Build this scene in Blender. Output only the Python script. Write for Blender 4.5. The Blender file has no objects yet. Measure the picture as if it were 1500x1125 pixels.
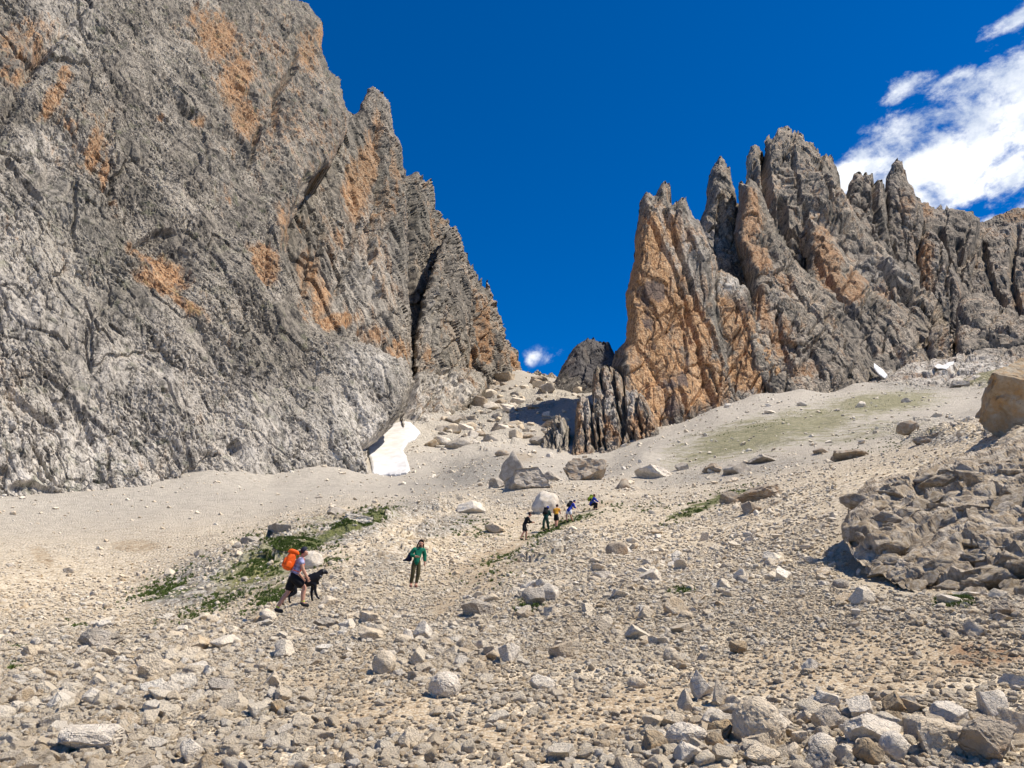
import bpy, bmesh, math, random, time
import numpy as np
from mathutils import Vector, Matrix
T0 = time.time()
random.seed(7)
SC = bpy.context.scene
COL = SC.collection
F = 1127.0            # focal length in units of a 1500 px wide frame
PITCH = math.radians(18.0)
CP, SP = math.cos(PITCH), math.sin(PITCH)

# ------------------------------------------------------------------ camera
cd = bpy.data.cameras.new('camera')
cam = bpy.data.objects.new('camera', cd)
COL.objects.link(cam)
cam.location = (0, 0, 0)
cam.rotation_euler = (math.pi / 2 + PITCH, 0, 0)
cd.sensor_width = 36.0
cd.lens = 36.0 * F / 1500.0
cd.clip_start = 0.1
cd.clip_end = 6000
SC.camera = cam

# ------------------------------------------------------------------ sun, sky, exposure
SUN_EL = math.radians(58.0)
SUN_DIR = Vector((math.cos(SUN_EL) * math.cos(math.radians(-9)), math.cos(SUN_EL) * math.sin(math.radians(-9)), math.sin(SUN_EL)))
sd = bpy.data.lights.new('sun', 'SUN')
sd.energy = 5.0
sd.angle = math.radians(0.53)
sd.color = (1.0, 0.925, 0.81)
sun = bpy.data.objects.new('sun', sd)
COL.objects.link(sun)
sun.rotation_euler = SUN_DIR.to_track_quat('Z', 'Y').to_euler()
SC.view_settings.view_transform = 'Standard'
SC.view_settings.look = 'None'
SC.view_settings.exposure = 0.45
SC.view_settings.gamma = 1.0
SC.view_settings.use_curve_mapping = False
try:
    SC.cycles.max_bounces = 5
    SC.cycles.diffuse_bounces = 3
    SC.cycles.use_denoising = True
    SC.cycles.use_light_tree = False
except Exception:
    pass

def ray(px, py):
    cx = (np.asarray(px, float) - 750.0) / F
    cy = (562.5 - np.asarray(py, float)) / F
    return np.stack([cx, CP - cy * SP, SP + cy * CP], -1)

class NT:
    def __init__(s, nt):
        s.nt = nt
    def n(s, typ, **kw):
        nd = s.nt.nodes.new(typ)
        ins = kw.pop('ins', {})
        for k, v in kw.items():
            setattr(nd, k, v)
        for k, v in ins.items():
            s.set(nd, k, v)
        return nd
    def set(s, nd, k, v):
        sock = nd.inputs[k]
        if hasattr(v, 'default_value') or isinstance(v, bpy.types.NodeSocket):
            s.nt.links.new(v, sock)
        elif isinstance(v, bpy.types.Node):
            s.nt.links.new(v.outputs[0], sock)
        else:
            sock.default_value = v
    def math(s, op, a, b=0.0, clamp=False):
        nd = s.nt.nodes.new('ShaderNodeMath')
        nd.operation = op
        nd.use_clamp = clamp
        s.set(nd, 0, a); s.set(nd, 1, b)
        return nd.outputs[0]
    def mix(s, f, a, b, mode='MIX'):
        nd = s.nt.nodes.new('ShaderNodeMix')
        nd.data_type = 'RGBA'
        nd.blend_type = mode
        s.set(nd, 0, f)
        s.set(nd, 6, a if not isinstance(a, tuple) else (*a[:3], 1))
        s.set(nd, 7, b if not isinstance(b, tuple) else (*b[:3], 1))
        return nd.outputs[2]
    def step(s, v, lo, hi):
        nd = s.nt.nodes.new('ShaderNodeMapRange')
        nd.interpolation_type = 'SMOOTHSTEP'
        s.set(nd, 0, v); s.set(nd, 1, lo); s.set(nd, 2, hi)
        return nd.outputs[0]
    def noise(s, vec, scale, detail=4, rough=0.55, dist=0.0, typ=None):
        nd = s.nt.nodes.new('ShaderNodeTexNoise')
        s.set(nd, 'Vector', vec)
        s.set(nd, 'Scale', scale); s.set(nd, 'Detail', detail); s.set(nd, 'Roughness', rough); s.set(nd, 'Distortion', dist)
        return nd.outputs[0]
    def vmath(s, op, a, b=None, out=0):
        nd = s.nt.nodes.new('ShaderNodeVectorMath')
        nd.operation = op
        s.set(nd, 0, a)
        if b is not None:
            s.set(nd, 1, b)
        return nd.outputs[out]

W = bpy.data.worlds.new('World')
SC.world = W
W.use_nodes = True
w = NT(W.node_tree)
W.node_tree.nodes.clear()
sky = w.n('ShaderNodeTexSky', sky_type='NISHITA', sun_disc=False, altitude=2600.0, air_density=0.85, dust_density=0.1, ozone_density=4.0)
sky.sun_elevation = SUN_EL
sky.sun_rotation = math.atan2(SUN_DIR.x, SUN_DIR.y)
hs = w.n('ShaderNodeHueSaturation', ins={'Hue': 0.506, 'Saturation': 1.45, 'Value': 1.3, 'Color': sky.outputs[0]})
tc = w.n('ShaderNodeTexCoord')
d = tc.outputs['Generated']
# clouds: drawn in sky directions, on the plane tangent to the direction of the big cloud bank
cdir = Vector(ray(1330, 230)).normalized()
e1 = Vector((cdir.y, -cdir.x, 0)).normalized()
e2 = e1.cross(cdir).normalized()
def tang(px, py):
    v = Vector(ray(px, py)); k = v.dot(cdir)
    return v.dot(e1) / k, v.dot(e2) / k
kk = w.math('MAXIMUM', w.vmath('DOT_PRODUCT', d, tuple(cdir), 1), 0.05)
A_ = w.math('DIVIDE', w.vmath('DOT_PRODUCT', d, tuple(e1), 1), kk)
B_ = w.math('DIVIDE', w.vmath('DOT_PRODUCT', d, tuple(e2), 1), kk)
comb = w.n('ShaderNodeCombineXYZ', ins={0: A_, 1: B_, 2: 0.0}).outputs[0]
# wispy coordinates stretched along the drift of the clouds (lower left to upper right)
rot = w.n('ShaderNodeMapping', ins={'Vector': comb, 'Rotation': (0, 0, math.radians(-27)), 'Scale': (1.0, 1.5, 1.0)}).outputs[0]
n1 = w.noise(rot, 11.0, 10, 0.62, 0.15)
n2 = w.noise(comb, 40.0, 8, 0.66, 0.2)
def blob(px, py, rx, ry, ang, amp=1.0):
    a, b = tang(px, py)
    mp = w.n('ShaderNodeMapping', vector_type='TEXTURE', ins={'Vector': comb, 'Location': (a, b, 0), 'Rotation': (0, 0, math.radians(ang)), 'Scale': (rx / 1180.0, ry / 1180.0, 1.0)}).outputs[0]
    ln = w.vmath('LENGTH', mp, None, 1)
    return w.math('MULTIPLY', w.math('SUBTRACT', 1.0, ln), amp)
fields = [blob(1300, 238, 130, 62, 22, 1.25), blob(1445, 190, 175, 92, 20, 1.3), blob(1385, 285, 120, 44, 20, 1.1), blob(1640, 170, 240, 100, 12, 1.2),
          blob(1330, 126, 48, 30, 30, .55), blob(1490, 28, 75, 22, 20, .8), blob(1620, 10, 120, 40, 14, .9), blob(1445, 322, 34, 18, 0, .5),
          blob(778, 524, 44, 20, 20, .19), blob(814, 520, 46, 18, 12, .17), blob(1480, 232, 90, 50, 20, .9)]
fm = fields[0]
for f_ in fields[1:]:
    fm = w.math('MAXIMUM', fm, f_)
val = w.math('ADD', w.math('MINIMUM', fm, .62), w.math('MULTIPLY', w.math('SUBTRACT', n1, 0.54), 3.0))
val = w.math('ADD', val, w.math('MULTIPLY', w.math('SUBTRACT', n2, 0.5), 0.75))
hole = blob(1442, 246, 60, 9, 25, 1.0)
val = w.math('SUBTRACT', val, w.math('MULTIPLY', w.math('MAXIMUM', hole, 0.0), 0.0))
alpha = w.math('MULTIPLY', w.step(val, 0.0, 0.6), w.step(fm, 0.0, 0.16))
shade = w.step(w.math('ADD', w.noise(rot, 8.0, 8, 0.6, 0.2), w.math('MULTIPLY', n2, .25)), 0.48, 0.78)
ccol = w.mix(shade, (4.6, 5.3, 6.6), (9.8, 9.9, 10.0))
skyc = w.mix(w.math('MULTIPLY', alpha, 0.97), hs.outputs[0], ccol)
bg = w.n('ShaderNodeBackground', ins={'Color': skyc, 'Strength': 0.095})
wo = w.n('ShaderNodeOutputWorld', ins={'Surface': bg.outputs[0]})

# ------------------------------------------------------------------ numeric noise
def _h(ix, iy, iz, seed):
    h = (ix.astype(np.uint32) * np.uint32(374761393)) ^ (iy.astype(np.uint32) * np.uint32(668265263)) ^ (iz.astype(np.uint32) * np.uint32(2147483647 - 12345)) ^ np.uint32((seed * 2654435761) & 0xffffffff)
    h = (h ^ (h >> np.uint32(13))) * np.uint32(1274126177)
    h = (h ^ (h >> np.uint32(15))) * np.uint32(2246822519)
    return h ^ (h >> np.uint32(16))
def perlin(p, seed=0):
    p = np.asarray(p, np.float32)
    i = np.floor(p).astype(np.int32)
    f = p - i
    u = f * f * f * (f * (f * 6 - 15) + 10)
    r = np.zeros(len(p), np.float32)
    for dx in (0, 1):
        wx = u[:, 0] if dx else 1 - u[:, 0]
        for dy in (0, 1):
            wy = u[:, 1] if dy else 1 - u[:, 1]
            for dz in (0, 1):
                wz = u[:, 2] if dz else 1 - u[:, 2]
                h = _h(i[:, 0] + dx, i[:, 1] + dy, i[:, 2] + dz, seed)
                g = ((h & 255).astype(np.float32) / 127.5 - 1) * (f[:, 0] - dx) + (((h >> 8) & 255).astype(np.float32) / 127.5 - 1) * (f[:, 1] - dy) + (((h >> 16) & 255).astype(np.float32) / 127.5 - 1) * (f[:, 2] - dz)
                r += g * wx * wy * wz
    return r
def fbm(p, octv=4, seed=0, gain=0.5):
    a, s, r = 1.0, 1.0, 0
    for k in range(octv):
        r = r + a * perlin(p * s, seed + k * 17)
        a *= gain; s *= 2.03
    return r
def facets(p, seed=0, tilt=0.6, crease=False):
    """cellular noise: every cell is a tilted, offset facet, with a crease where two meet"""
    p = np.asarray(p, np.float32)
    i = np.floor(p).astype(np.int32)
    best = np.full(len(p), 9.0, np.float32); sec = best.copy(); val = np.zeros(len(p), np.float32)
    for dx in (-1, 0, 1):
        for dy in (-1, 0, 1):
            for dz in (-1, 0, 1):
                cx, cy, cz = i[:, 0] + dx, i[:, 1] + dy, i[:, 2] + dz
                h = _h(cx, cy, cz, seed)
                q0 = p[:, 0] - cx - ((h & 1023).astype(np.float32) / 1023)
                q1 = p[:, 1] - cy - (((h >> 10) & 1023).astype(np.float32) / 1023)
                q2 = p[:, 2] - cz - (((h >> 20) & 1023).astype(np.float32) / 1023)
                d2 = q0 * q0 + q1 * q1 + q2 * q2
                h2 = h * np.uint32(2654435761)
                v = (h2 >> 24).astype(np.float32) / 255 - .5 + tilt * (((h2 & 255).astype(np.float32) / 127.5 - 1) * q0 + (((h2 >> 8) & 255).astype(np.float32) / 127.5 - 1) * q1 + (((h2 >> 16) & 255).astype(np.float32) / 127.5 - 1) * q2)
                m = d2 < best
                sec = np.where(m, best, np.minimum(sec, d2))
                best = np.where(m, d2, best)
                val = np.where(m, v, val)
    if crease:
        return val, np.sqrt(sec) - np.sqrt(best), np.sqrt(best)
    return val

# ------------------------------------------------------------------ mesh and tag helpers
def grid_mesh(name, verts, faces, smooth=True):
    me = bpy.data.meshes.new(name)
    me.vertices.add(len(verts)); me.vertices.foreach_set('co', np.asarray(verts, np.float32).ravel())
    faces = np.asarray(faces, np.int32)
    n, k = faces.shape
    me.loops.add(n * k); me.loops.foreach_set('vertex_index', faces.ravel())
    me.polygons.add(n); me.polygons.foreach_set('loop_start', np.arange(0, n * k, k, dtype=np.int32)); me.polygons.foreach_set('loop_total', np.full(n, k, np.int32))
    if smooth:
        me.polygons.foreach_set('use_smooth', np.ones(n, bool))
    me.update(calc_edges=True)
    return me
def attr(me, name, vals):
    a = me.attributes.new(name, 'FLOAT', 'POINT')
    a.data.foreach_set('value', np.asarray(vals, np.float32))
def link(name, me, mat=None, parent=None, **tags):
    o = bpy.data.objects.new(name, me)
    COL.objects.link(o)
    if mat and me and not me.materials:
        me.materials.append(mat)
    if parent:
        o.parent = parent
    for k, v in tags.items():
        if v:
            o[k] = v
    return o

# ------------------------------------------------------------------ terrain height
def dist_r(px, py, Y):
    r = ray(px, py)
    return r[0] / r[1] * Y, Y, r[2] / r[1]
GC = [  # picture position of a point of the ground and how far ahead it lies (m)
 (0,1125,5.5),(375,1125,5.6),(750,1125,5.5),(1125,1125,5.4),(1500,1125,5.2),
 (0,1040,8.6),(300,1030,8.6),(750,1020,8.2),(1200,1020,7.8),(1500,1030,7.2),
 (0,985,12),(180,965,14),(400,940,15),(600,930,14.5),(800,930,13.5),(1100,930,12),(1400,930,10.5),(1500,930,10),
 (250,925,20),(405,903,20.8),(560,885,22),(612,855,27),(520,860,24),(720,850,25),(900,860,19),(1100,870,16.5),(1300,880,13.5),(1500,880,12.5),
 (770,793,46),(700,810,40),(860,790,40),(900,760,52),(1000,810,32),(1130,800,28),(1240,800,23),(1240,730,34),(1000,740,58),(1120,730,50),
 (1350,868,15.0),(1500,800,21),(1400,780,22),(1400,700,31),(1500,700,27),(1500,630,30),(1400,650,40),(1430,610,60),(1300,660,70),(1370,632,70),
 (870,745,58),(640,790,43),(640,760,58),(760,715,80),(680,725,78),(850,705,90),(880,692,112),(950,705,92),(1000,692,95),(1060,685,92),(1150,668,92),(1230,650,100),
 (640,715,100),(700,690,108),(640,690,140),(560,695,145),(780,675,135),(840,665,165),(900,668,150),(735,640,195),(640,650,182),(600,665,165),(570,690,150),(600,618,200),(650,615,215),(690,600,260),(640,600,235),
 (770,640,195),(790,600,250),(720,570,350),(720,550,420),(765,547,470),(800,553,430),(850,570,330),(820,590,270),(900,565,320),
 # the gully left of the trail and the grassy mound
 (120,905,27),(0,900,28),(200,895,31),(300,905,26),(400,880,27),(480,830,32),(560,795,38),(300,850,35),(400,815,38),(490,775,44),(560,752,49),(420,775,47),(330,800,46),(485,748,50),
 (200,850,44),(0,850,42),(100,800,60),(0,790,66),(250,790,62),(330,770,72),(400,755,80),(0,733,96),(100,738,96),(250,720,108),(400,703,128),(500,715,112),(540,692,146),(600,720,100),
 # the grassy knoll on the right
 (940,665,108),(1000,660,115),(1050,645,122),(1100,620,138),(1200,615,135),(1320,610,130),(960,642,150),(1050,600,172),(1110,580,185),(1175,568,196),(1250,563,200),(1320,562,205),(1400,560,212),(1450,545,215),(1500,530,215),(1420,590,150),(1500,580,130),
]
pts = []
for px, py, Y in GC:
    x, y, r = dist_r(px, py, Y)
    pts.append((x, y, r * y))
# hidden ground behind the crests, and outside the frame
def zr(px, py, Y):
    return dist_r(px, py, Y)[2] * Y
HC = [(-60, 140, 32), (-120, 140, 36), (-120, 60, 8), (-60, 30, 1.0), (-30, 12, -.6), (-12, 4, -1.4), (0, 2.2, -1.36), (12, 4, -1.1), (30, 12, 1.2), (30, 25, 4.5), (60, 40, 12), (90, 90, 30), (160, 160, 62), (160, 300, 96),
      (0, -3, -1.9), (-20, -10, -3.5), (20, -10, -2.6), (60, 0, 1), (-60, 0, -4), (0, -60, -16), (-90, -60, -18), (90, -60, -12), (0, -220, -60), (250, -100, -10), (-250, -100, -30),
      (60, 235, 64), (100, 240, 68), (140, 250, 78), (40, 225, 62), (60, 330, 100), (150, 330, 115), (0, 560, 150), (0, 900, 120), (-100, 300, 110), (-100, 500, 160), (-80, 210, 70), (300, 300, 130), (300, 600, 200), (-300, 300, 90), (300, 60, 45), (-300, 60, 10), (0, 480, 163), (60, 480, 165), (-40, 480, 166)]
pts += HC
pts = np.array(pts, float)
def tuv(x, y):
    """warped plan coordinates: even density of control points near and far"""
    r = np.sqrt(x * x + y * y + 9.0)
    k = np.log(r) / r
    return np.stack([x * k, y * k], -1)
CUV = tuv(pts[:, 0], pts[:, 1])
CR = np.sqrt(pts[:, 0] ** 2 + pts[:, 1] ** 2 + 9.0)
cv = (pts[:, 2]) / CR
def kern(d2):
    return np.sqrt(d2 + 0.0009)
n = len(pts)
K = kern(((CUV[:, None] - CUV[None]) ** 2).sum(-1)) - 0.0
Pm = np.concatenate([np.ones((n, 1)), CUV], 1)
Msys = np.block([[K - 0.012 * np.eye(n), Pm], [Pm.T, np.zeros((3, 3))]])
sol = np.linalg.solve(Msys, np.concatenate([cv, np.zeros(3)]))
def Hbase(x, y):
    x = np.asarray(x, float); y = np.asarray(y, float)
    sh = x.shape; x = x.ravel(); y = y.ravel()
    out = np.empty(len(x))
    for s in range(0, len(x), 60000):
        uv = tuv(x[s:s + 60000], y[s:s + 60000])
        k = kern(((uv[:, None] - CUV[None]) ** 2).sum(-1))
        out[s:s + 60000] = k @ sol[:n] + sol[n] + uv @ sol[n + 1:]
    return (out * np.sqrt(x * x + y * y + 9.0)).reshape(sh)
def H(x, y):
    z = Hbase(x, y)
    sh = np.shape(z)
    x = np.ravel(x); y = np.ravel(y)
    r = np.sqrt(x * x + y * y + 4)
    P = np.stack([x, y, np.zeros_like(x)], -1)
    add = np.zeros(len(x))
    for lam, amp, seed in ((28, .9, 1), (11, .42, 2), (4.2, .17, 3), (1.5, .075, 4), (.55, .035, 5), (.22, .014, 6)):
        fade = np.clip((r / lam - 1.2) / 3.0, 0, 1) * np.clip(1.3 - r / (lam * 110), 0, 1)
        m = fade > 0
        if m.any():
            add[m] += amp * fade[m] * perlin(P[m] / lam, seed) * 1.6
    m = (y > 12) & (y < 330)
    if m.any():
        pxx, pyy, _ = to_px(np.stack([x[m], y[m], np.ravel(z)[m]], -1))
        g = ell(pxx, pyy, ROUGH)
        k = g > .02
        if k.any():
            Q = P[m][k]; Dd = np.clip(r[m][k] / 45, .5, 4)
            f1, c1, _ = facets(Q / (1.9 * np.maximum(1, np.round(Dd)))[:, None], 91, .9, True)
            f2, c2, _ = facets(Q / .75, 92, .9, True)
            a_ = np.zeros(m.sum()); a_[k] = np.clip(g[k] * 1.6, 0, 1) * (Dd * .62 * f1 + .2 * f2 + .12)
            add[np.nonzero(m)[0]] += a_
    return z + add.reshape(sh)
ROUGH = [(390,812,130,36,28,.45),(520,768,70,18,18,.5),(600,790,60,24,20,.5),(700,600,70,44,20,.42),(700,640,80,26,10,.4),(770,590,80,34,10,.42),(650,745,90,12,8,.5),(1380,632,90,12,0,.7),(800,812,70,18,18,.6),(1400,560,110,10,0,.8),(1460,700,60,60,0,.5)]
def ell(px, py, L):
    r = np.zeros(np.shape(px))
    for (cx, cy, rx, ry, ang, s) in L:
        a = math.radians(ang); dx = px - cx; dy = py - cy
        u = (dx * math.cos(a) - dy * math.sin(a)) / rx; v = (dx * math.sin(a) + dy * math.cos(a)) / ry
        r = np.maximum(r, s * np.clip(1.35 - np.sqrt(u * u + v * v), 0, 1))
    return r
# picture rays onto the ground
def hit(px, py):
    px = np.atleast_1d(np.asarray(px, float)); py = np.atleast_1d(np.asarray(py, float))
    d = ray(px, py); d = d / d[:, 1:2]
    Y = np.exp(np.linspace(math.log(2.5), math.log(560), 520))
    out = np.full((len(px), 3), np.nan)
    Xg = d[:, 0:1] * Y; Yg = np.repeat(Y[None], len(px), 0); Zg = d[:, 2:3] * Y
    g = Hbase(Xg, Yg)
    b = Zg < g
    for i in range(len(px)):
        j = np.argmax(b[i])
        if not b[i].any():
            j = len(Y) - 1
        if j == 0:
            j = 1
        a0, a1 = Zg[i, j - 1] - g[i, j - 1], Zg[i, j] - g[i, j]
        t = min(1, max(0, a0 / (a0 - a1 + 1e-9)))
        yy = Y[j - 1] + t * (Y[j] - Y[j - 1])
        out[i] = (d[i, 0] * yy, yy, d[i, 2] * yy)
    return out
def to_px(P):
    P = np.asarray(P, float)
    dep = P[..., 1] * CP + P[..., 2] * SP
    up = -P[..., 1] * SP + P[..., 2] * CP
    dep = np.maximum(dep, 1e-3)
    return 750 + F * P[..., 0] / dep, 562.5 - F * up / dep, dep
# ------------------------------------------------------------------ materials
def rockmat(name, D, grain=(0, 0, 0), light=(.49, .43, .345), mid=(.225, .195, .155), dark=(.075, .067, .056), ochre=(.44, .26, .135), ochre2=(.52, .38, .24), bump=1.0, lichen=0.0):
    """limestone: D is the size in metres of the finest grain"""
    m = bpy.data.materials.new(name); m.use_nodes = True
    t = NT(m.node_tree); m.node_tree.nodes.clear()
    co = t.n('ShaderNodeTexCoord').outputs['Object']
    gr = t.n('ShaderNodeMapping', vector_type='POINT', ins={'Vector': co, 'Rotation': grain, 'Scale': (1, 1, .38)}).outputs[0]
    nA = t.noise(gr, 1 / (60 * D), 6, .6, .3)
    nB = t.noise(gr, 1 / (9 * D), 7, .68, .2)
    nC = t.noise(co, 1 / (2.6 * D), 5, .7, 0)
    streak = t.noise(t.n('ShaderNodeMapping', ins={'Vector': co, 'Rotation': grain, 'Scale': (1, 1, .07)}).outputs[0], 1 / (11 * D), 4, .6, .6)
    oc = t.n('ShaderNodeAttribute', attribute_name='ochre').outputs['Fac']
    pal = t.n('ShaderNodeAttribute', attribute_name='pale').outputs['Fac']
    drk = t.n('ShaderNodeAttribute', attribute_name='stain_shade').outputs['Fac']
    g = t.mix(t.step(nB, .38, .6), dark, mid)
    g = t.mix(t.step(t.math('ADD', nC, t.math('MULTIPLY', t.math('SUBTRACT', nA, .5), .9)), .47, .68), g, light)
    g = t.mix(t.math('MULTIPLY', pal, t.step(nB, .3, .62)), g, (.68, .62, .53))
    o = t.mix(t.step(nB, .35, .7), ochre, ochre2)
    o = t.mix(t.step(nC, .6, .38), o, (.26, .13, .06))
    om = t.step(t.math('ADD', t.math('ADD', oc, t.math('MULTIPLY', t.math('SUBTRACT', nA, .5), 1.3)), t.math('MULTIPLY', t.math('SUBTRACT', streak, .5), 1.4)), .30, .80)
    c = t.mix(om, g, o)
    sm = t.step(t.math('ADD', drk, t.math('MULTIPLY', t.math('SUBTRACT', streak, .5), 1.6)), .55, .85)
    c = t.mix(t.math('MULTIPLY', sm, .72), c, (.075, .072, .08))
    if lichen:
        c = t.mix(t.math('MULTIPLY', t.step(t.noise(co, 1 / (22 * D), 5, .65), .55, .68), lichen), c, (.11, .125, .05))
    c = t.mix(t.math('MULTIPLY', t.step(t.noise(gr, 1 / (150 * D), 4, .6, .5), .5, .66), .42), c, t.mix(.5, c, (.12, .115, .085)))
    nD = t.noise(gr, 1 / (5.0 * D), 3, .8, .5)
    c = t.mix(t.math('MULTIPLY', t.step(nD, .47, .36), .78), c, (.05, .045, .04))
    hgt = t.math('ADD', t.math('ADD', t.math('MULTIPLY', nB, 1.0), t.math('MULTIPLY', nC, .45)), t.math('MULTIPLY', nD, .8))
    b = t.n('ShaderNodeBump', ins={'Strength': t.math('ADD', t.math('MULTIPLY', t.step(nA, .38, .62), .7 * bump), .35 * bump), 'Distance': 4.2 * D * bump, 'Height': hgt})
    p = t.n('ShaderNodeBsdfPrincipled', ins={'Base Color': c, 'Roughness': .93, 'Specular IOR Level': .15, 'Normal': b.outputs[0]})
    t.n('ShaderNodeOutputMaterial', ins={'Surface': p.outputs[0]})
    return m

def groundmat():
    m = bpy.data.materials.new('scree ground'); m.use_nodes = True
    t = NT(m.node_tree); m.node_tree.nodes.clear()
    co = t.n('ShaderNodeTexCoord').outputs['Object']
    A = lambda nme: t.n('ShaderNodeAttribute', attribute_name=nme).outputs['Fac']
    dist = A('dist')
    # pebble cells at a size that grows with the size of the scree blocks
    h = None; c = None
    cols = []
    for sc, w_ in ((.03, 'near'), (.17, 'mid'), (.5, 'far')):
        v = t.n('ShaderNodeTexVoronoi', ins={'Vector': co, 'Scale': 1 / sc, 'Randomness': 1.0})
        cols.append((v.outputs['Distance'], t.n('ShaderNodeSeparateColor', ins={0: v.outputs['Color']}).outputs[0]))
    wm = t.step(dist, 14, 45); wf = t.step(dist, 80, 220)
    def bl(a, b, c3):
        x = t.n('ShaderNodeMix', data_type='FLOAT', ins={0: wm, 2: a, 3: b}).outputs[0]
        return t.n('ShaderNodeMix', data_type='FLOAT', ins={0: wf, 2: x, 3: c3}).outputs[0]
    dd = bl(cols[0][0], cols[1][0], cols[2][0]); rr = bl(cols[0][1], cols[1][1], cols[2][1])
    big = t.noise(co, .11, 6, .6, .4); med = t.noise(co, 1.1, 7, .65, .2); fine = t.noise(co, 9.0, 6, .7)
    base = t.mix(t.step(med, .32, .68), (.35, .265, .165), (.49, .395, .27))
    base = t.mix(t.step(rr, .1, .95), base, (.62, .53, .395))
    base = t.mix(t.math('MULTIPLY', t.step(rr, .25, .05), .6), base, (.24, .20, .15))
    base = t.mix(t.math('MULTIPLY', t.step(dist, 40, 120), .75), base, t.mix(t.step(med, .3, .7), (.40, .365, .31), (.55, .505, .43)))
    soil = t.mix(t.step(fine, .3, .7), (.30, .215, .13), (.44, .345, .23))
    so = t.step(t.math('ADD', A('soil'), t.math('MULTIPLY', t.math('SUBTRACT', med, .5), 1.3)), .4, .75)
    base = t.mix(t.math('MULTIPLY', so, .85), base, soil)
    base = t.mix(t.math('MULTIPLY', so, t.step(rr, .55, .95)), base, (.52, .44, .32))
    base = t.mix(t.math('MULTIPLY', t.math('MULTIPLY', so, t.step(rr, .3, .08)), .8), base, (.19, .135, .08))
    rust = t.step(t.math('ADD', A('rust'), t.math('MULTIPLY', t.math('SUBTRACT', med, .5), 1.2)), .35, .8)
    base = t.mix(t.math('MULTIPLY', rust, .8), base, (.22, .12, .06))
    grey = t.step(t.math('ADD', A('grey'), t.math('MULTIPLY', t.math('SUBTRACT', med, .5), 1.0)), .3, .8)
    base = t.mix(t.math('MULTIPLY', grey, .8), base, t.mix(t.step(rr, .2, .9), (.15, .135, .11), (.44, .41, .36)))
    gn = t.math('ADD', t.math('MULTIPLY', t.noise(co, .28, 8, .75, .3), .6), t.math('MULTIPLY', t.noise(co, 1.6, 6, .75, .2), .4))
    gr = t.step(t.math('ADD', A('green'), t.math('MULTIPLY', t.math('SUBTRACT', gn, .5), 3.6)), .5, .8)
    base = t.mix(t.math('MULTIPLY', gr, .9), base, t.mix(t.step(fine, .3, .7), (.05, .07, .016), (.12, .13, .04)))
    dry = t.step(t.math('ADD', A('dry'), t.math('MULTIPLY', t.math('SUBTRACT', gn, .5), 3.4)), .35, .85)
    base = t.mix(t.math('MULTIPLY', dry, .7), base, t.mix(t.step(med, .35, .65), (.12, .125, .04), (.27, .245, .11)))
    hh = t.math('ADD', t.math('MULTIPLY', dd, t.math('SUBTRACT', t.math('MULTIPLY', so, .45), 1.0)), t.math('MULTIPLY', fine, .5))
    sz = t.n('ShaderNodeMapRange', ins={0: dist, 1: 5.0, 2: 220.0, 3: .018, 4: .5}).outputs[0]
    b = t.n('ShaderNodeBump', ins={'Strength': .9, 'Distance': sz, 'Height': hh})
    p = t.n('ShaderNodeBsdfPrincipled', ins={'Base Color': base, 'Roughness': .95, 'Specular IOR Level': .1, 'Normal': b.outputs[0]})
    t.n('ShaderNodeOutputMaterial', ins={'Surface': p.outputs[0]})
    return m

def simple(name, col, rough=.8, noise=0.0, scale=20, col2=None):
    m = bpy.data.materials.new(name); m.use_nodes = True
    t = NT(m.node_tree); m.node_tree.nodes.clear()
    c = (*col, 1)
    p = t.n('ShaderNodeBsdfPrincipled', ins={'Roughness': rough, 'Specular IOR Level': .2})
    co = t.n('ShaderNodeTexCoord').outputs['Object']
    nz = t.noise(co, scale, 5, .6)
    c2 = col2 or tuple(x * .6 for x in col)
    t.set(p, 'Base Color', t.mix(t.step(nz, .35, .65), col, c2))
    b = t.n('ShaderNodeBump', ins={'Strength': .4, 'Distance': .01, 'Height': nz})
    t.set(p, 'Normal', b.outputs[0])
    t.n('ShaderNodeOutputMaterial', ins={'Surface': p.outputs[0]})
    return m

# ------------------------------------------------------------------ ground sheet
def ell(px, py, L):
    """soft membership of picture-located patches"""
    r = np.zeros(np.shape(px))
    for (cx, cy, rx, ry, ang, s) in L:
        a = math.radians(ang); dx = px - cx; dy = py - cy
        u = (dx * math.cos(a) - dy * math.sin(a)) / rx; v = (dx * math.sin(a) + dy * math.cos(a)) / ry
        r = np.maximum(r, s * np.clip(1.35 - np.sqrt(u * u + v * v), 0, 1))
    return r
GREEN = [(1110,628,70,8,10,.38),(1230,600,80,7,8,.35),(1010,640,50,6,18,.3),(1330,575,40,5,5,.35),(1440,556,40,6,18,.5),(520,768,60,11,20,1.3),(410,815,60,10,24,1.1),(455,800,50,10,24,1.0),(250,868,60,16,15,.7),(360,850,110,18,32,.75),(345,800,60,14,28,.5),(430,805,60,14,22,.95),(400,868,60,13,36,.85),(535,762,42,13,20,1.0),(490,785,30,12,20,.8),(480,820,40,14,30,.5),(280,905,30,8,10,.6),(830,765,50,8,18,.75),(790,785,40,7,25,.7),(1020,745,70,9,20,.85),(1075,722,35,5,12,.8),
         (105,916,22,8,5,.55),(250,860,50,20,20,.45),(25,948,14,5,0,.7),(1000,866,16,8,0,.6),(1398,884,22,9,0,.8),(1360,790,30,10,0,.4),(560,745,60,8,5,.5),(690,775,60,15,10,.35),(745,820,60,22,20,.5),(920,745,60,10,0,.4),(20,975,10,3,0,.5),(1290,650,60,12,10,.3),(770,892,22,8,0,.4)]
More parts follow.
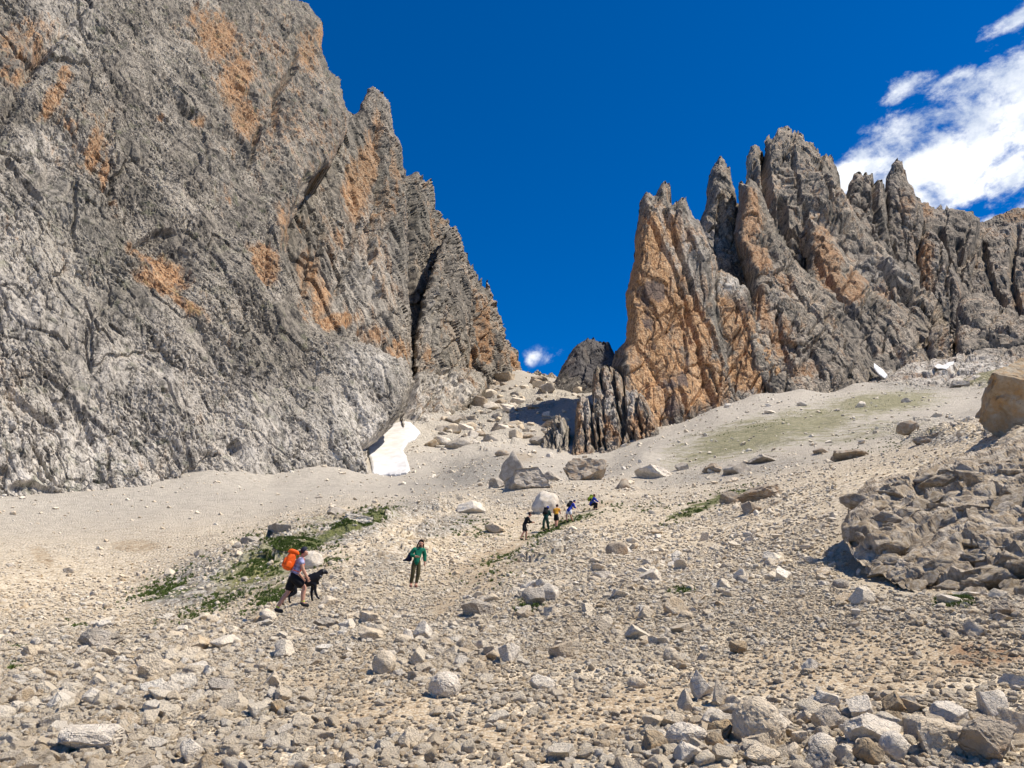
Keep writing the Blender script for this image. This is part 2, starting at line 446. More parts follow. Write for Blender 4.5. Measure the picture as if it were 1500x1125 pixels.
DRY = [(380,830,130,45,28,.8),(520,770,80,18,18,.6),(1230,640,130,14,5,.6),(1100,640,120,32,12,.95),(1290,590,110,20,5,.95),(1050,660,90,20,15,.8),(1180,620,120,30,10,.85),(1450,548,60,16,15,.9),(1000,660,60,22,25,.6),(1280,625,120,25,0,.55),(800,820,90,30,10,.4),(640,800,90,25,10,.3),(300,880,130,40,20,.35)]
PATH = [(470,1005,70,22,0,.9),(540,965,50,14,35,.9),(600,930,45,12,30,.9),(655,885,45,12,42,.9),(705,838,42,10,42,1.0),(755,798,38,8,35,1.0),(815,766,36,6,25,.9),(875,742,40,5,18,.8),(560,1045,130,26,8,.9)]
SOIL = PATH + [(600,1000,60,20,30,.8),(520,1060,120,40,10,.7),(720,850,40,14,40,.8),(1300,960,200,60,0,.9),(1200,880,120,24,10,.5),(1240,985,220,45,0,.8),(1120,1000,160,30,0,.7),(880,1050,240,50,14,.9),(760,990,120,30,0,.5),(650,880,40,14,20,.8),(640,850,24,12,0,.5),(730,812,50,10,28,.9),(855,748,60,5,12,.6),(940,728,60,4,10,.5),(1120,960,120,20,10,.7),(960,900,120,14,5,.5),(1000,1000,120,20,5,.7),(400,935,120,12,5,.4),(150,820,160,20,8,.3),(560,1040,110,28,-8,.9),(470,975,60,25,0,.6),(880,1060,210,42,14,.75),(700,1075,120,25,8,.8),(1250,1000,160,60,0,.65),(1330,930,120,45,0,.6),(200,800,50,12,0,.9),(62,815,25,14,-40,.9),(690,830,70,22,25,.7),(760,765,40,10,15,.6),(830,960,90,25,0,.6),(1150,900,120,40,0,.5),(640,905,40,14,0,.4),(560,800,90,12,20,.3),(760,670,50,14,0,.6),(830,640,40,10,0,.6),(120,760,120,10,0,.35),(880,880,150,30,10,.35)]
RUST = [(1440,960,80,32,-5,.8),(1380,985,90,30,0,.45),(840,930,50,18,0,.3),(720,985,50,14,0,.35),(1080,930,30,12,0,.3)]
GREY = [(390,820,150,45,28,.95),(520,770,90,28,18,.9),(300,850,120,45,25,.85),(600,745,90,22,8,.7),(650,770,90,22,12,.75),(560,830,80,40,30,.6),(700,690,90,35,10,.7),(780,730,150,25,0,.55),(700,600,70,40,20,.6),(820,800,90,35,12,.6),(960,730,120,25,10,.4),(1380,640,110,18,0,.6),(1080,690,200,18,8,.6),(1350,565,120,14,0,.6),(760,600,90,40,10,.55),(620,720,50,30,0,.5),(100,930,130,30,0,.4),(1060,760,60,20,0,.5),(1370,800,160,70,0,.5)]
def zones(P):
    px, py, dep = to_px(P)
    vis = (P[..., 1] > 1).astype(float)
    return {k: ell(px, py, L) * vis for k, L in (('green', GREEN), ('dry', DRY), ('soil', SOIL), ('rust', RUST), ('grey', GREY))}

def build_ground():
    th_in = np.radians(np.arange(-40, 40.01, .078))
    th = np.concatenate([np.radians(np.linspace(-180, -41, 60)), th_in, np.radians(np.linspace(41, 180, 60))])
    rr = np.concatenate([[.6, 1.2, 2, 2.8], np.exp(np.arange(math.log(3.4), math.log(620), .0062)), [700, 900, 1300, 2000]])
    R, TH = np.meshgrid(rr, th, indexing='ij')
    X = R * np.sin(TH); Y = R * np.cos(TH)
    Z = H(X, Y)
    far = np.clip((R - 600) / 1200, 0, 1)
    Z = Z * (1 - far) + far * 60
    P = np.stack([X, Y, Z], -1).reshape(-1, 3)
    nr, nt = R.shape
    idx = np.arange(nr * nt).reshape(nr, nt)
    q = np.stack([idx[:-1, :-1], idx[:-1, 1:], idx[1:, 1:], idx[1:, :-1]], -1).reshape(-1, 4)[:, ::-1]
    me = grid_mesh('ground', P, q)
    for k, v in zones(P).items():
        attr(me, k, v)
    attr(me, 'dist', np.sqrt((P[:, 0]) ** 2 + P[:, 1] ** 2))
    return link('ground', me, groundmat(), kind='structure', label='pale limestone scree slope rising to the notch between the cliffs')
build_ground()
print('ground', time.time() - T0)
# ------------------------------------------------------------------ rock bodies
def seg_dist(px, py, line):
    """distance from points to an open polyline"""
    best = np.full(px.shape, 1e9, np.float32)
    L = np.asarray(line, np.float32)
    for a, b in zip(L[:-1], L[1:]):
        ab = b - a; l2 = max(float(ab @ ab), 1e-6)
        t = np.clip(((px - a[0]) * ab[0] + (py - a[1]) * ab[1]) / l2, 0, 1)
        d = (px - a[0] - t * ab[0]) ** 2 + (py - a[1] - t * ab[1]) ** 2
        best = np.minimum(best, d)
    return np.sqrt(best)
def inside(px, py, poly):
    c = np.zeros(px.shape, bool)
    n = len(poly); j = n - 1
    for i in range(n):
        xi, yi = poly[i]; xj, yj = poly[j]
        if yi != yj:
            m = ((yi > py) != (yj > py)) & (px < (xj - xi) * (py - yi) / (yj - yi) + xi)
            c ^= m
        j = i
    return c
def roughen(line, amp, seed, step=3.0):
    out = []
    L = np.asarray(line, float)
    for a, b in zip(L[:-1], L[1:]):
        k = max(1, int(np.hypot(*(b - a)) / step))
        for i in range(k):
            out.append(a + (b - a) * i / k)
    out.append(L[-1])
    out = np.array(out)
    q = np.concatenate([out / 7.0, np.full((len(out), 1), seed * 3.3)], 1)
    q2 = np.concatenate([out / 2.6, np.full((len(out), 1), seed * 1.7)], 1)
    amp = amp * 1.15
    out[:, 0] += amp * (perlin(q, seed) * 1.6 + perlin(q2, seed + 3) * .8)
    out[:, 1] += amp * (perlin(q, seed + 1) * 1.6 + perlin(q2, seed + 4) * .8)
    return out
def body(name, top, bottom, plane, mat, seed=1, step=1.5, rw=26, rd=30, jag=1.6, thick=40, amp=1.0, grain=0.0, big=10, mid=5, small=2.0, cell=26, cell2=9, stretch=2.2,
         ochre=(), pale=(), stain_shade=(), cracks=(), dents=(), dome=0, smoothness=0.0, slab=75, slabh=6.0, joints=0, rib=4.0, obase=0.0, scale_px=None, **tags):
    """a mass of rock: its outline as seen from the path set on a leaning plane (three points with their distance),
    its visible rim turning away into depth, its face broken by facets, cracks and hollows, closed by a back"""
    topr = roughen(top, jag, seed)
    poly = np.concatenate([topr, np.asarray(bottom, float)])
    x0, y0 = poly.min(0) - step; x1, y1 = poly.max(0) + step
    gx = np.arange(x0, x1, step); gy = np.arange(y0, y1, step)
    PX, PY = np.meshgrid(gx, gy, indexing='ij')
    ins = inside(PX, PY, poly)
    # vertices just outside take part and are snapped to the outline
    q = ins[:-1, :-1].astype(int) + ins[1:, :-1] + ins[1:, 1:] + ins[:-1, 1:]
    keep = q >= 2
    use = np.zeros(ins.shape, bool)
    use[:-1, :-1] |= keep; use[1:, :-1] |= keep; use[1:, 1:] |= keep; use[:-1, 1:] |= keep
    out = use & ~ins
    if out.any():
        ox, oy = PX[out], PY[out]
        cl = np.concatenate([poly, poly[:1]])
        bd = np.full(ox.shape, 1e9); bx = ox.copy(); by = oy.copy()
        for a, b in zip(cl[:-1], cl[1:]):
            ab = b - a; l2 = max(ab @ ab, 1e-9)
            t = np.clip(((ox - a[0]) * ab[0] + (oy - a[1]) * ab[1]) / l2, 0, 1)
            qx = a[0] + t * ab[0]; qy = a[1] + t * ab[1]
            dd = (ox - qx) ** 2 + (oy - qy) ** 2
            m = dd < bd
            bd[m] = dd[m]; bx[m] = qx[m]; by[m] = qy[m]
        PX[out] = bx; PY[out] = by
    idx = -np.ones(ins.shape, int); idx[use] = np.arange(use.sum())
    px = PX[use]; py = PY[use]
    I, J = np.nonzero(keep)
    quads = np.stack([idx[I, J], idx[I, J + 1], idx[I + 1, J + 1], idx[I + 1, J]], -1)
    R = ray(px, py)
    P3 = []
    for (a, b, Y) in plane:
        r = ray(a, b); P3.append(r / r[1] * Y)
    nrm = np.cross(P3[1] - P3[0], P3[2] - P3[0]); nrm /= np.linalg.norm(nrm)
    if nrm[1] > 0:
        nrm = -nrm
    t = (nrm @ P3[0]) / (R @ nrm)
    Dm = float(np.median(t)) / F          # metres per picture pixel
    d = seg_dist(px, py, topr[::2] if len(topr) > 60 else topr)
    u = np.clip(d / rw, 0, 1)
    push = rd * (1 - np.sqrt(np.clip(1 - (1 - u) ** 2, 0, 1)))
    P = R * (t + push / np.linalg.norm(R, axis=1))[:, None]
    # displacement, sizes given in picture pixels at this distance
    ca, sa = math.cos(grain), math.sin(grain)
    Q = P / Dm
    G = np.stack([Q[:, 0] * ca - Q[:, 2] * sa, Q[:, 1], (Q[:, 0] * sa + Q[:, 2] * ca) / stretch], -1)
    wp = np.stack([perlin(G / 20, seed + 50), perlin(G / 20, seed + 51), perlin(G / 20, seed + 52)], -1) * 6
    calm = np.clip(.5 + 1.6 * perlin(G / 55, seed + 80) + .8 * perlin(G / 21, seed + 81), 0, 1) * (1 - smoothness) + .12
    fb, crb, _ = facets((G + wp * 2) / slab, seed + 82, .8, True)
    disp = big * 1.5 * perlin(G / 85, seed + 10)
    disp = disp + big * .5 * (.5 - np.abs(perlin(G / 34, seed + 11)) * 2.2)
    f1, cr1, _ = facets((G + wp) / cell, seed + 20, .9, True)
    if dome:
        _, c3, d3 = facets((G + wp) / (cell * 1.1), seed + 21, .9, True)
        _, c4, d4 = facets((G + wp * .5) / (cell * .42), seed + 22, .9, True)
        disp = disp + dome * (1 - d3 ** 2 * 1.3 - .5 * np.clip(1 - c3 / .14, 0, 1)) + dome * .42 * (1 - d4 ** 2 * 1.3 - .5 * np.clip(1 - c4 / .16, 0, 1))
    disp = disp + slabh * (fb - .35 * np.clip(1 - crb / .05, 0, 1))
    disp = disp + (.35 + .65 * calm) * mid * (f1 - .55 * np.clip(1 - cr1 / .12, 0, 1))
    f2, cr2, _ = facets((G + wp * .6) / cell2, seed + 30, .9, True)
    disp = disp + calm * small * (f2 - .45 * np.clip(1 - cr2 / .16, 0, 1))
    disp = disp + calm * small * .62 * fbm(G / 3.3, 2, seed + 40)
    Gr = np.stack([G[:, 0] / 13, G[:, 1] / 13, G[:, 2] * stretch / 80], -1) + wp / 60
    rb = 1 - np.abs(perlin(Gr, seed + 70)) * 3.2
    rb2 = 1 - np.abs(perlin(Gr * 2.7, seed + 71)) * 3.2
    disp = disp + rib * (.4 + .6 * calm) * np.clip(rb, -1.2, 1) + calm * rib * .4 * np.clip(rb2, -1.2, 1)
    disp = disp * amp * np.clip(.5 + u, 0, 1)
    wob = perlin(np.stack([px, py, np.zeros_like(px)], -1) / 11, seed + 60) * 5
    wob2 = perlin(np.stack([px, py, np.zeros_like(px) + 9], -1) / 11, seed + 61) * 5
    for (line, wd, dep) in cracks:
        dl = seg_dist(px + wob, py + wob2 * .4, line)
        disp = disp - 1.5 * dep * np.clip(1 - dl / (wd * 1.25), 0, 1) ** .7
    rj = np.random.default_rng(seed + 900)
    for _ in range(joints):          # long fissures that follow the grain of the rock
        k = rj.integers(0, len(px)); jx, jy = px[k], py[k]
        ln = rj.uniform(22, 95); aj = math.atan2(-math.cos(grain), math.sin(grain)) + rj.normal(0, .2)
        line = [(jx, jy)]
        for q in range(4):
            aj += rj.normal(0, .14); jx += math.cos(aj) * ln / 4; jy += math.sin(aj) * ln / 4; line.append((jx, jy))
        mm = (np.abs(px - line[2][0]) < ln) & (np.abs(py - line[2][1]) < ln)
        wj = rj.uniform(1.6, 3.6)
        dl = seg_dist(px[mm] + wob[mm] * .5, py[mm] + wob2[mm] * .3, line)
        disp[mm] -= rj.uniform(2.5, 8) * np.clip(1 - dl / wj, 0, 1) ** .7
    for (cx, cy, rx, ry, ang, dep) in dents:      # hollows: sharp roof, soft foot
        a = math.radians(ang); dx = px + wob - cx; dy = py + wob2 - cy
        uu = (dx * math.cos(a) - dy * math.sin(a)) / rx; vv = (dx * math.sin(a) + dy * math.cos(a)) / ry
        rr = np.sqrt(uu * uu + vv * vv)
        disp = disp - dep * np.clip((1 - rr) / np.where(vv < 0, .18, 1.0), 0, 1)
    P = P + nrm[None] * (disp * Dm)[:, None]
    # back
    e = np.concatenate([quads[:, [0, 1]], quads[:, [1, 2]], quads[:, [2, 3]], quads[:, [3, 0]]])
    key = np.sort(e, 1); key = key[:, 0].astype(np.int64) * len(px) + key[:, 1]
    uq, first, cnt = np.unique(key, return_index=True, return_counts=True)
    be = e[first[cnt == 1]]
    bv = np.unique(be); mp = -np.ones(len(px), int); mp[bv] = np.arange(len(bv))
    N0 = len(P)
    cen = P.mean(0)
    away = np.array([0, 1.0, 0]) + np.array([cen[0], 0, 0]) / max(cen[1], 1)
    away /= np.linalg.norm(away)
    r1 = P[bv] + away * thick * .5
    r2 = (P[bv] - cen) * .8 + cen + away * thick
    r1[:, 2] = np.minimum(r1[:, 2], P[bv][:, 2]); r2[:, 2] = np.minimum(r2[:, 2], P[bv][:, 2])
    tip = cen + away * thick * 1.1
    nb = len(bv)
    a0, a1 = be[:, 0], be[:, 1]
    m0, m1 = mp[a0], mp[a1]
    q1 = np.stack([a1, a0, N0 + m0, N0 + m1], -1)
    q2 = np.stack([N0 + m1, N0 + m0, N0 + nb + m0, N0 + nb + m1], -1)
    V = np.concatenate([P, r1, r2, tip[None]])
    tri = np.stack([N0 + nb + m1, N0 + nb + m0, np.full(len(m0), len(V) - 1)], -1)
    q3 = np.concatenate([tri, tri[:, :1] * 0 - 1], 1)
    allq = np.concatenate([quads, q1, q2])
    # triangles of the cap as their own faces
    me = bpy.data.meshes.new(name)
    nq, ntq = len(allq), len(tri)
    me.vertices.add(len(V)); me.vertices.foreach_set('co', V.astype(np.float32).ravel())
    me.loops.add(nq * 4 + ntq * 3); me.loops.foreach_set('vertex_index', np.concatenate([allq.ravel(), tri.ravel()]).astype(np.int32))
    me.polygons.add(nq + ntq)
    me.polygons.foreach_set('loop_start', np.concatenate([np.arange(nq) * 4, nq * 4 + np.arange(ntq) * 3]).astype(np.int32))
    me.polygons.foreach_set('loop_total', np.concatenate([np.full(nq, 4), np.full(ntq, 3)]).astype(np.int32))
    me.polygons.foreach_set('use_smooth', np.zeros(nq + ntq, bool))
    me.update(calc_edges=True)
    def pad(v):
        return np.concatenate([v, np.zeros(len(V) - N0)])
    attr(me, 'ochre', pad(np.maximum(ell(px, py, ochre), obase))); attr(me, 'pale', pad(ell(px, py, pale))); attr(me, 'stain_shade', pad(ell(px, py, stain_shade)))
    print(name, len(V), round(time.time() - T0, 1))
    return link(name, me, mat, **tags)
# ------------------------------------------------------------------ the walls and towers
M_wall = rockmat('grey limestone wall', .14, (0, math.radians(-38), 0), lichen=.35)
M_wallfar = rockmat('grey limestone far wall', .3, (0, math.radians(-15), 0))
M_right = rockmat('limestone of the right massif', .25, (0, math.radians(20), 0), light=(.53, .445, .34), mid=(.27, .225, .17))
M_rightfar = rockmat('limestone of the far massif', .42, (0, math.radians(20), 0), light=(.46, .39, .31), mid=(.26, .215, .165))
M_ora = rockmat('orange limestone', .22, (0, math.radians(10), 0), ochre=(.56, .33, .155), ochre2=(.66, .46, .27))

body('cliff_wall', [(423,-40),(423,0),(440,2),(452,4),(459,16),(473,34),(471,60),(471,78),(480,100),(487,108),(498,114),(504,143),(509,164),(517,168),(509,193),(483,245),(455,262),(440,300),(432,318),(421,357),(428,400),(440,430),(457,465),(480,487),(540,505),(595,530),(606,560),(596,592),(586,612),(560,640),(536,660)],
     [(540,696),(545,730),(300,780),(0,800),(-220,800),(-220,-60)],
     [(0,735,97),(545,690,148),(250,0,190)], M_wall, obase=.10, rib=.9, joints=120, slab=110, slabh=6, seed=3, step=1.35, rw=15, rd=14, jag=1.8, thick=70, grain=-.5, big=15, mid=3.6, small=2.9, cell=19, cell2=5.6, stretch=1.75,
     ochre=[(390,130,120,170,0,.40),(480,230,60,130,0,.42),(440,330,50,80,0,.4),(120,200,90,90,-35,.32),(30,60,60,50,0,.62),(15,105,40,25,0,.7),(215,375,40,14,-30,.9),(240,400,40,38,-40,1.3),(270,450,45,10,-35,.9),(320,55,50,40,-60,.8),(345,120,30,60,0,.85),(360,170,28,45,10,.9),(450,75,25,60,0,.6),(470,60,14,30,0,.8),(300,30,50,30,0,.6),(430,180,20,60,0,.5),(410,170,22,70,20,.5),(388,385,26,36,10,1.0),(445,455,14,22,0,.5),(135,225,12,32,-10,1.1),(152,258,8,30,-12,1.0),(75,150,14,40,-30,.8),(105,190,20,14,-30,.6),(415,330,16,50,10,.7),(290,178,18,10,0,.6),(238,168,10,10,0,.5),(330,290,14,30,10,.45),(165,305,10,26,0,.5),(95,110,14,22,-30,.6),(60,70,20,20,0,.6),(560,600,30,30,0,.25)],
     pale=[(60,670,300,110,0,.7),(400,650,260,90,0,.55),(520,640,60,90,0,.8),(20,420,120,160,0,.5),(90,40,60,60,0,.4),(540,540,60,40,0,.7),(200,560,150,100,0,.4),(60,215,60,30,0,.45)],
     stain_shade=[(250,330,260,200,-30,.34),(25,150,40,60,-40,.5),(60,80,30,60,-40,.5),(220,385,12,24,10,.8),(262,430,10,40,10,.7),(410,410,10,50,10,.6),(300,400,40,60,0,.35),(150,350,90,60,0,.25),(180,180,120,120,0,.2),(330,200,60,60,0,.2)],
     cracks=[([(240,115),(262,158),(278,168)],4,9),([(278,168),(310,190),(345,205),(366,240)],5,10),([(432,80),(430,100),(418,118),(406,135),(403,170),(405,200)],5,14),([(380,190),(372,215),(370,240)],4,12),([(330,30),(350,60),(362,110)],3,5),([(450,250),(440,290),(425,340)],5,16),([(15,228),(28,252),(60,285)],4,8),([(90,10),(130,60),(165,110),(185,130)],3,4),([(200,10),(240,50),(285,95)],3,4),([(160,300),(165,250),(150,212)],4,6),([(40,95),(75,70),(110,20)],7,8),([(0,190),(30,130),(70,60)],9,7),
             ([(430,430),(460,490),(500,560),(530,620)],5,5),([(290,480),(330,540),(380,610)],4,5),([(60,540),(110,580),(140,640)],4,5),([(0,560),(40,600),(80,620)],5,6),([(360,235),(385,275)],3,6),([(480,500),(520,540),(560,580)],3,4)],
     dents=[(225,352,38,14,20,14),(238,398,46,48,-38,9),(146,225,16,36,-15,5),(385,380,30,40,10,4),(345,655,9,12,0,12),(50,722,40,14,-10,10),(268,165,6,6,0,5),(420,35,9,10,0,10),(12,585,14,9,0,6),(240,578,8,7,0,7),(0,700,14,14,0,8)],
     kind='structure', label='huge grey limestone cliff with an orange hollow, filling the left of the picture')

body('rock_buttress', [(516,168),(522,167),(531,145),(538,131),(544,128),(560,135),(571,153),(573,185),(589,215),(591,241),(596,250),(594,290),(597,360),(600,430),(604,500),(603,548)],
     [(600,620),(520,620),(400,520),(410,300),(470,230)],
     [(480,490,205),(600,540,235),(545,130,300)], M_wallfar, obase=.28, rib=1.8, smoothness=.15, joints=22, seed=5, step=1.4, rw=16, rd=16, thick=60, grain=-.25, big=12, mid=6.5, small=2.4, cell=24, cell2=8, stretch=2.4,
     ochre=[(540,235,22,80,-10,.9),(520,280,26,50,0,.85),(490,470,38,14,10,1.0),(555,490,40,26,10,.6),(585,510,22,26,0,.8),(470,440,20,40,0,.8),(450,400,18,50,0,.7),(500,345,16,26,0,.6),(580,260,10,60,0,.6),(560,300,20,50,0,.5),(440,330,16,26,0,.6),(575,300,10,40,0,.5)],
     pale=[(540,420,60,80,0,.3)], stain_shade=[(560,180,10,40,0,.3)],
     cracks=[([(556,190),(557,240),(553,300),(548,330),(546,380)],5,12),([(526,330),(515,380),(492,435)],3,6),([(545,330),(552,400),(562,430)],3,8),([(470,330),(462,380),(440,440)],3,5),([(575,215),(572,290),(560,340)],4,6),([(590,260),(585,330)],3,5)],
     label='tall jagged buttress with a pointed summit rising over the left cliff', category='rock tower')
body('rock_spur', [(596,250),(599,246),(605,256),(609,250),(613,252),(618,262),(621,255),(625,268),(629,262),(632,260),(636,276),(636,298),(645,313),(651,322),(656,319),(659,331),(661,332),(667,331),(672,350)],
     [(668,420),(640,560),(600,560),(588,500),(588,270)],
     [(600,540,300),(650,540,330),(620,260,375)], M_wallfar, obase=.28, rib=1.8, smoothness=.15, joints=22, seed=6, step=1.3, rw=12, rd=14, thick=60, grain=-.1, big=6, mid=6, small=2.2, cell=15, cell2=6, stretch=2.8,
     ochre=[(634,330,8,40,0,.55),(648,330,8,20,0,.5)], cracks=[([(600,250),(602,300),(600,380),(606,450)],5,12),([(617,262),(616,290)],3,6),([(627,270),(625,300)],3,6)],
     label='rock spur crowned by a row of thin needles behind the tall buttress', category='rock tower')
body('rock_rib', [(608,548),(607,500),(612,465),(618,440),(626,415),(636,385),(645,362),(652,342),(659,333),(667,332),(672,345),(677,362),(680,380)],
     [(690,470),(680,560),(608,575)],
     [(615,540,262),(660,540,290),(665,335,350)], M_wallfar, obase=.28, rib=1.8, smoothness=.15, joints=22, seed=8, step=1.3, rw=14, rd=20, thick=50, grain=.2, big=7, mid=6, small=2.2, cell=17, cell2=6.5, stretch=2.6,
     ochre=[(630,520,12,20,0,.5)], pale=[(630,470,20,60,0,.3)], cracks=[([(650,400),(640,440),(632,470)],3,6),([(662,350),(655,400)],3,5)],
     label='slanting rock rib between two dark clefts low on the left skyline', category='rock tower')
body('rock_fin', [(626,550),(628,515),(634,490),(645,465),(655,440),(665,418),(670,400),(672,372),(675,361),(679,372),(685,372),(688,390),(691,386),(697,400),(700,402),(702,415),(704,407),(706,420),(711,425),(715,408),(717,428),(721,432),(724,431),(728,455),(733,463),(736,484),(742,500),(748,540)],
     [(750,565),(700,585),(630,585)],
     [(632,545,315),(745,548,385),(690,400,385)], M_wallfar, obase=.28, rib=1.8, smoothness=.15, joints=22, seed=9, step=1.3, rw=14, rd=22, thick=60, grain=.15, big=7, mid=6.5, small=2.4, cell=17, cell2=6.5, stretch=2.8,
     ochre=[(670,525,40,22,0,.95),(710,490,18,60,0,.75),(690,450,12,50,0,.45),(640,530,14,16,0,.8),(735,525,12,30,0,.6),(720,440,8,30,0,.4)],
     cracks=[([(700,420),(702,470),(705,530)],3,6),([(688,400),(680,450),(676,500)],3,5),([(722,440),(724,500),(722,545)],3,7)],
     label='broad fin with a saw-toothed crest and orange foot, dropping to the notch', category='rock tower')
body('rock_needle', [(729,552),(730,510),(734,496),(738,490),(740,480),(740,474),(743,472),(746,476),(746,490),(750,495),(755,505),(759,522),(762,545)],
     [(764,562),(728,562)],
     [(730,550,400),(762,550,440),(745,480,430)], M_wallfar, obase=.28, rib=1.8, smoothness=.15, joints=22, seed=12, step=.9, rw=8, rd=12, jag=.5, thick=20, grain=0, big=3, mid=3, small=1.4, cell=9, cell2=4, ochre=[(748,530,14,20,0,.9)],
     label='small knob with a thin upright needle at the left edge of the notch', category='rock tower')
body('rock_slabs', [(588,612),(600,590),(604,560),(610,545),(640,540),(680,538),(702,543),(716,553),(712,566),(700,585),(680,598),(650,618),(630,628)],
     [(640,650),(590,650)],
     [(605,625,197),(700,580,270),(650,545,262)], M_wallfar, obase=.28, rib=1.8, smoothness=.15, joints=22, seed=14, step=1.2, rw=10, rd=8, jag=1.2, thick=30, grain=.3, big=7, mid=4, small=1.8, cell=16, cell2=7,
     pale=[(620,600,40,40,0,.9),(660,570,60,30,0,.75),(600,630,20,20,0,.9)], ochre=[(592,595,8,30,0,.4)], cracks=[([(600,560),(602,590),(597,625)],5,12),([(640,560),(638,590),(640,615)],3,6),([(592,600),(595,560)],3,6)],
     kind='structure', label='pale rounded slabs at the foot of the left towers above the snow')

# right side, far to near
body('rock_shoulder', [(1425,330),(1442,325),(1458,318),(1472,311),(1486,307),(1500,306),(1560,280),(1700,240)],
     [(1700,560),(1400,560),(1390,420)],
     [(1400,530,330),(1500,500,330),(1480,320,520)], M_rightfar, obase=.24, rib=1.8, smoothness=.55, joints=14, seed=31, step=1.5, rw=18, rd=22, thick=80, grain=.3, big=14, mid=8, small=2.8, cell=34, cell2=11, stretch=2.0,
     cracks=[([(1440,360),(1450,410),(1470,450)],5,12),([(1490,340),(1480,400),(1495,470)],5,12)], ochre=[(1495,320,40,14,0,.6),(1490,440,18,40,0,.45)],
     label='broad grey rock shoulder at the right edge of the skyline', category='rock tower')
body('rock_ridge', [(1318,300),(1325,270),(1334,276),(1341,290),(1350,291),(1353,296),(1360,295),(1364,302),(1372,304),(1374,297),(1380,299),(1384,305),(1386,299),(1392,305),(1402,305),(1415,309),(1425,311),(1434,320),(1442,327),(1440,350),(1425,400),(1430,470)],
     [(1440,560),(1300,540),(1290,400)],
     [(1330,530,330),(1430,530,330),(1380,310,500)], M_rightfar, obase=.24, rib=1.8, smoothness=.55, joints=14, seed=32, step=1.4, rw=16, rd=24, thick=80, grain=.25, big=13, mid=8, small=2.8, cell=30, cell2=10, stretch=2.4,
     ochre=[(1345,310,28,30,0,.65),(1330,340,24,20,0,.5)], cracks=[([(1378,340),(1385,370),(1402,400)],5,16),([(1405,350),(1410,380),(1400,420)],5,16),([(1440,330),(1430,360),(1412,380)],6,14)],
     label='long notched ridge running down behind the right spires', category='rock tower')
body('rock_pillar', [(1345,480),(1340,400),(1346,350),(1360,338),(1375,345),(1385,365),(1396,390),(1408,410),(1412,440)],
     [(1412,470),(1400,500),(1350,490)], [(1350,480,345),(1410,470,345),(1370,340,390)], M_rightfar, obase=.24, rib=1.8, smoothness=.55, joints=14, seed=33, step=1.3, rw=18, rd=24, thick=40, grain=.2, big=8, mid=7, small=2.6, cell=26, cell2=9,
     ochre=[(1355,390,20,60,0,.6)], label='rounded brown pillar set against the notched ridge', category='rock tower')
body('rock_spire', [(1290,420),(1293,360),(1296,300),(1297,264),(1303,248),(1309,239),(1313,235),(1319,239),(1325,249),(1328,262),(1334,276),(1341,291),(1350,310),(1352,340),(1345,380)],
     [(1350,460),(1290,460)], [(1292,440,350),(1350,450,350),(1313,240,430)], M_rightfar, obase=.24, rib=1.8, smoothness=.55, joints=14, seed=34, step=1.2, rw=18, rd=26, jag=1.3, thick=50, grain=.1, big=8, mid=7, small=2.6, cell=24, cell2=8,
     ochre=[(1325,300,20,30,0,.6)], label='sharp isolated spire standing highest on the ridge right of the main peak', category='rock tower')
body('rock_spire', [(1232,420),(1234,330),(1239,290),(1243,268),(1250,256),(1255,252),(1260,250),(1264,256),(1268,249),(1273,256),(1278,251),(1280,266),(1284,264),(1292,264),(1296,275),(1299,320),(1306,360),(1318,400)],
     [(1330,450),(1240,450)], [(1240,430,330),(1300,440,330),(1265,255,410)], M_rightfar, obase=.24, rib=1.8, smoothness=.55, joints=14, seed=35, step=1.2, rw=18, rd=26, jag=1.5, thick=50, grain=.15, big=9, mid=8, small=2.6, cell=24, cell2=8,
     cracks=[([(1281,268),(1282,310),(1292,350)],5,14)], ochre=[(1262,310,20,30,0,.3)], label='blunt spire with a cleft top between the main peak and the sharp spire', category='rock tower')
body('rock_peak', [(1082,420),(1090,300),(1094,262),(1094,240),(1096,225),(1101,213),(1106,208),(1113,212),(1117,222),(1119,232),(1122,227),(1123,197),(1128,195),(1133,200),(1140,190),(1147,188),(1156,189),(1160,196),(1166,194),(1173,197),(1177,203),(1181,209),(1190,212),(1197,226),(1206,231),(1215,230),(1222,243),(1229,253),(1232,268),(1239,281),(1245,305),(1256,330),(1270,350),(1300,372),(1322,392),(1337,400),(1352,425),(1372,445),(1385,480),(1397,505),(1400,540)],
     [(1400,570),(1200,570),(1100,470)], [(1180,540,262),(1390,530,275),(1150,190,400)], M_right, obase=.28, rib=1.8, smoothness=.62, joints=22, seed=36, step=1.4, rw=24, rd=34, jag=1.8, thick=80, grain=.32, big=20, mid=10, small=3.2, cell=30, cell2=10, stretch=2.8,
     ochre=[(1205,370,26,60,25,.8),(1160,260,14,30,0,.35),(1235,410,20,40,30,.6),(1290,430,26,30,0,.4),(1120,280,10,20,0,.5),(1300,440,20,20,0,.45)],
     pale=[(1290,400,60,30,0,.25)],
     cracks=[([(1120,228),(1122,250),(1128,290),(1140,330),(1150,350)],6,22),([(1145,290),(1152,330),(1175,360),(1190,400)],6,20),([(1105,250),(1112,300),(1130,350)],5,14),([(1180,300),(1186,330),(1200,350)],4,10),([(1240,330),(1280,380),(1300,420),(1330,440)],7,18),([(1180,360),(1200,380),(1225,420),(1250,450)],4,10),([(1200,210),(1205,260),(1215,300)],3,9),([(1160,215),(1165,260),(1172,300)],3,9),([(1300,470),(1340,500),(1360,540)],5,12)],
     label='highest grey peak of the right massif with a blocky summit', category='rock tower')
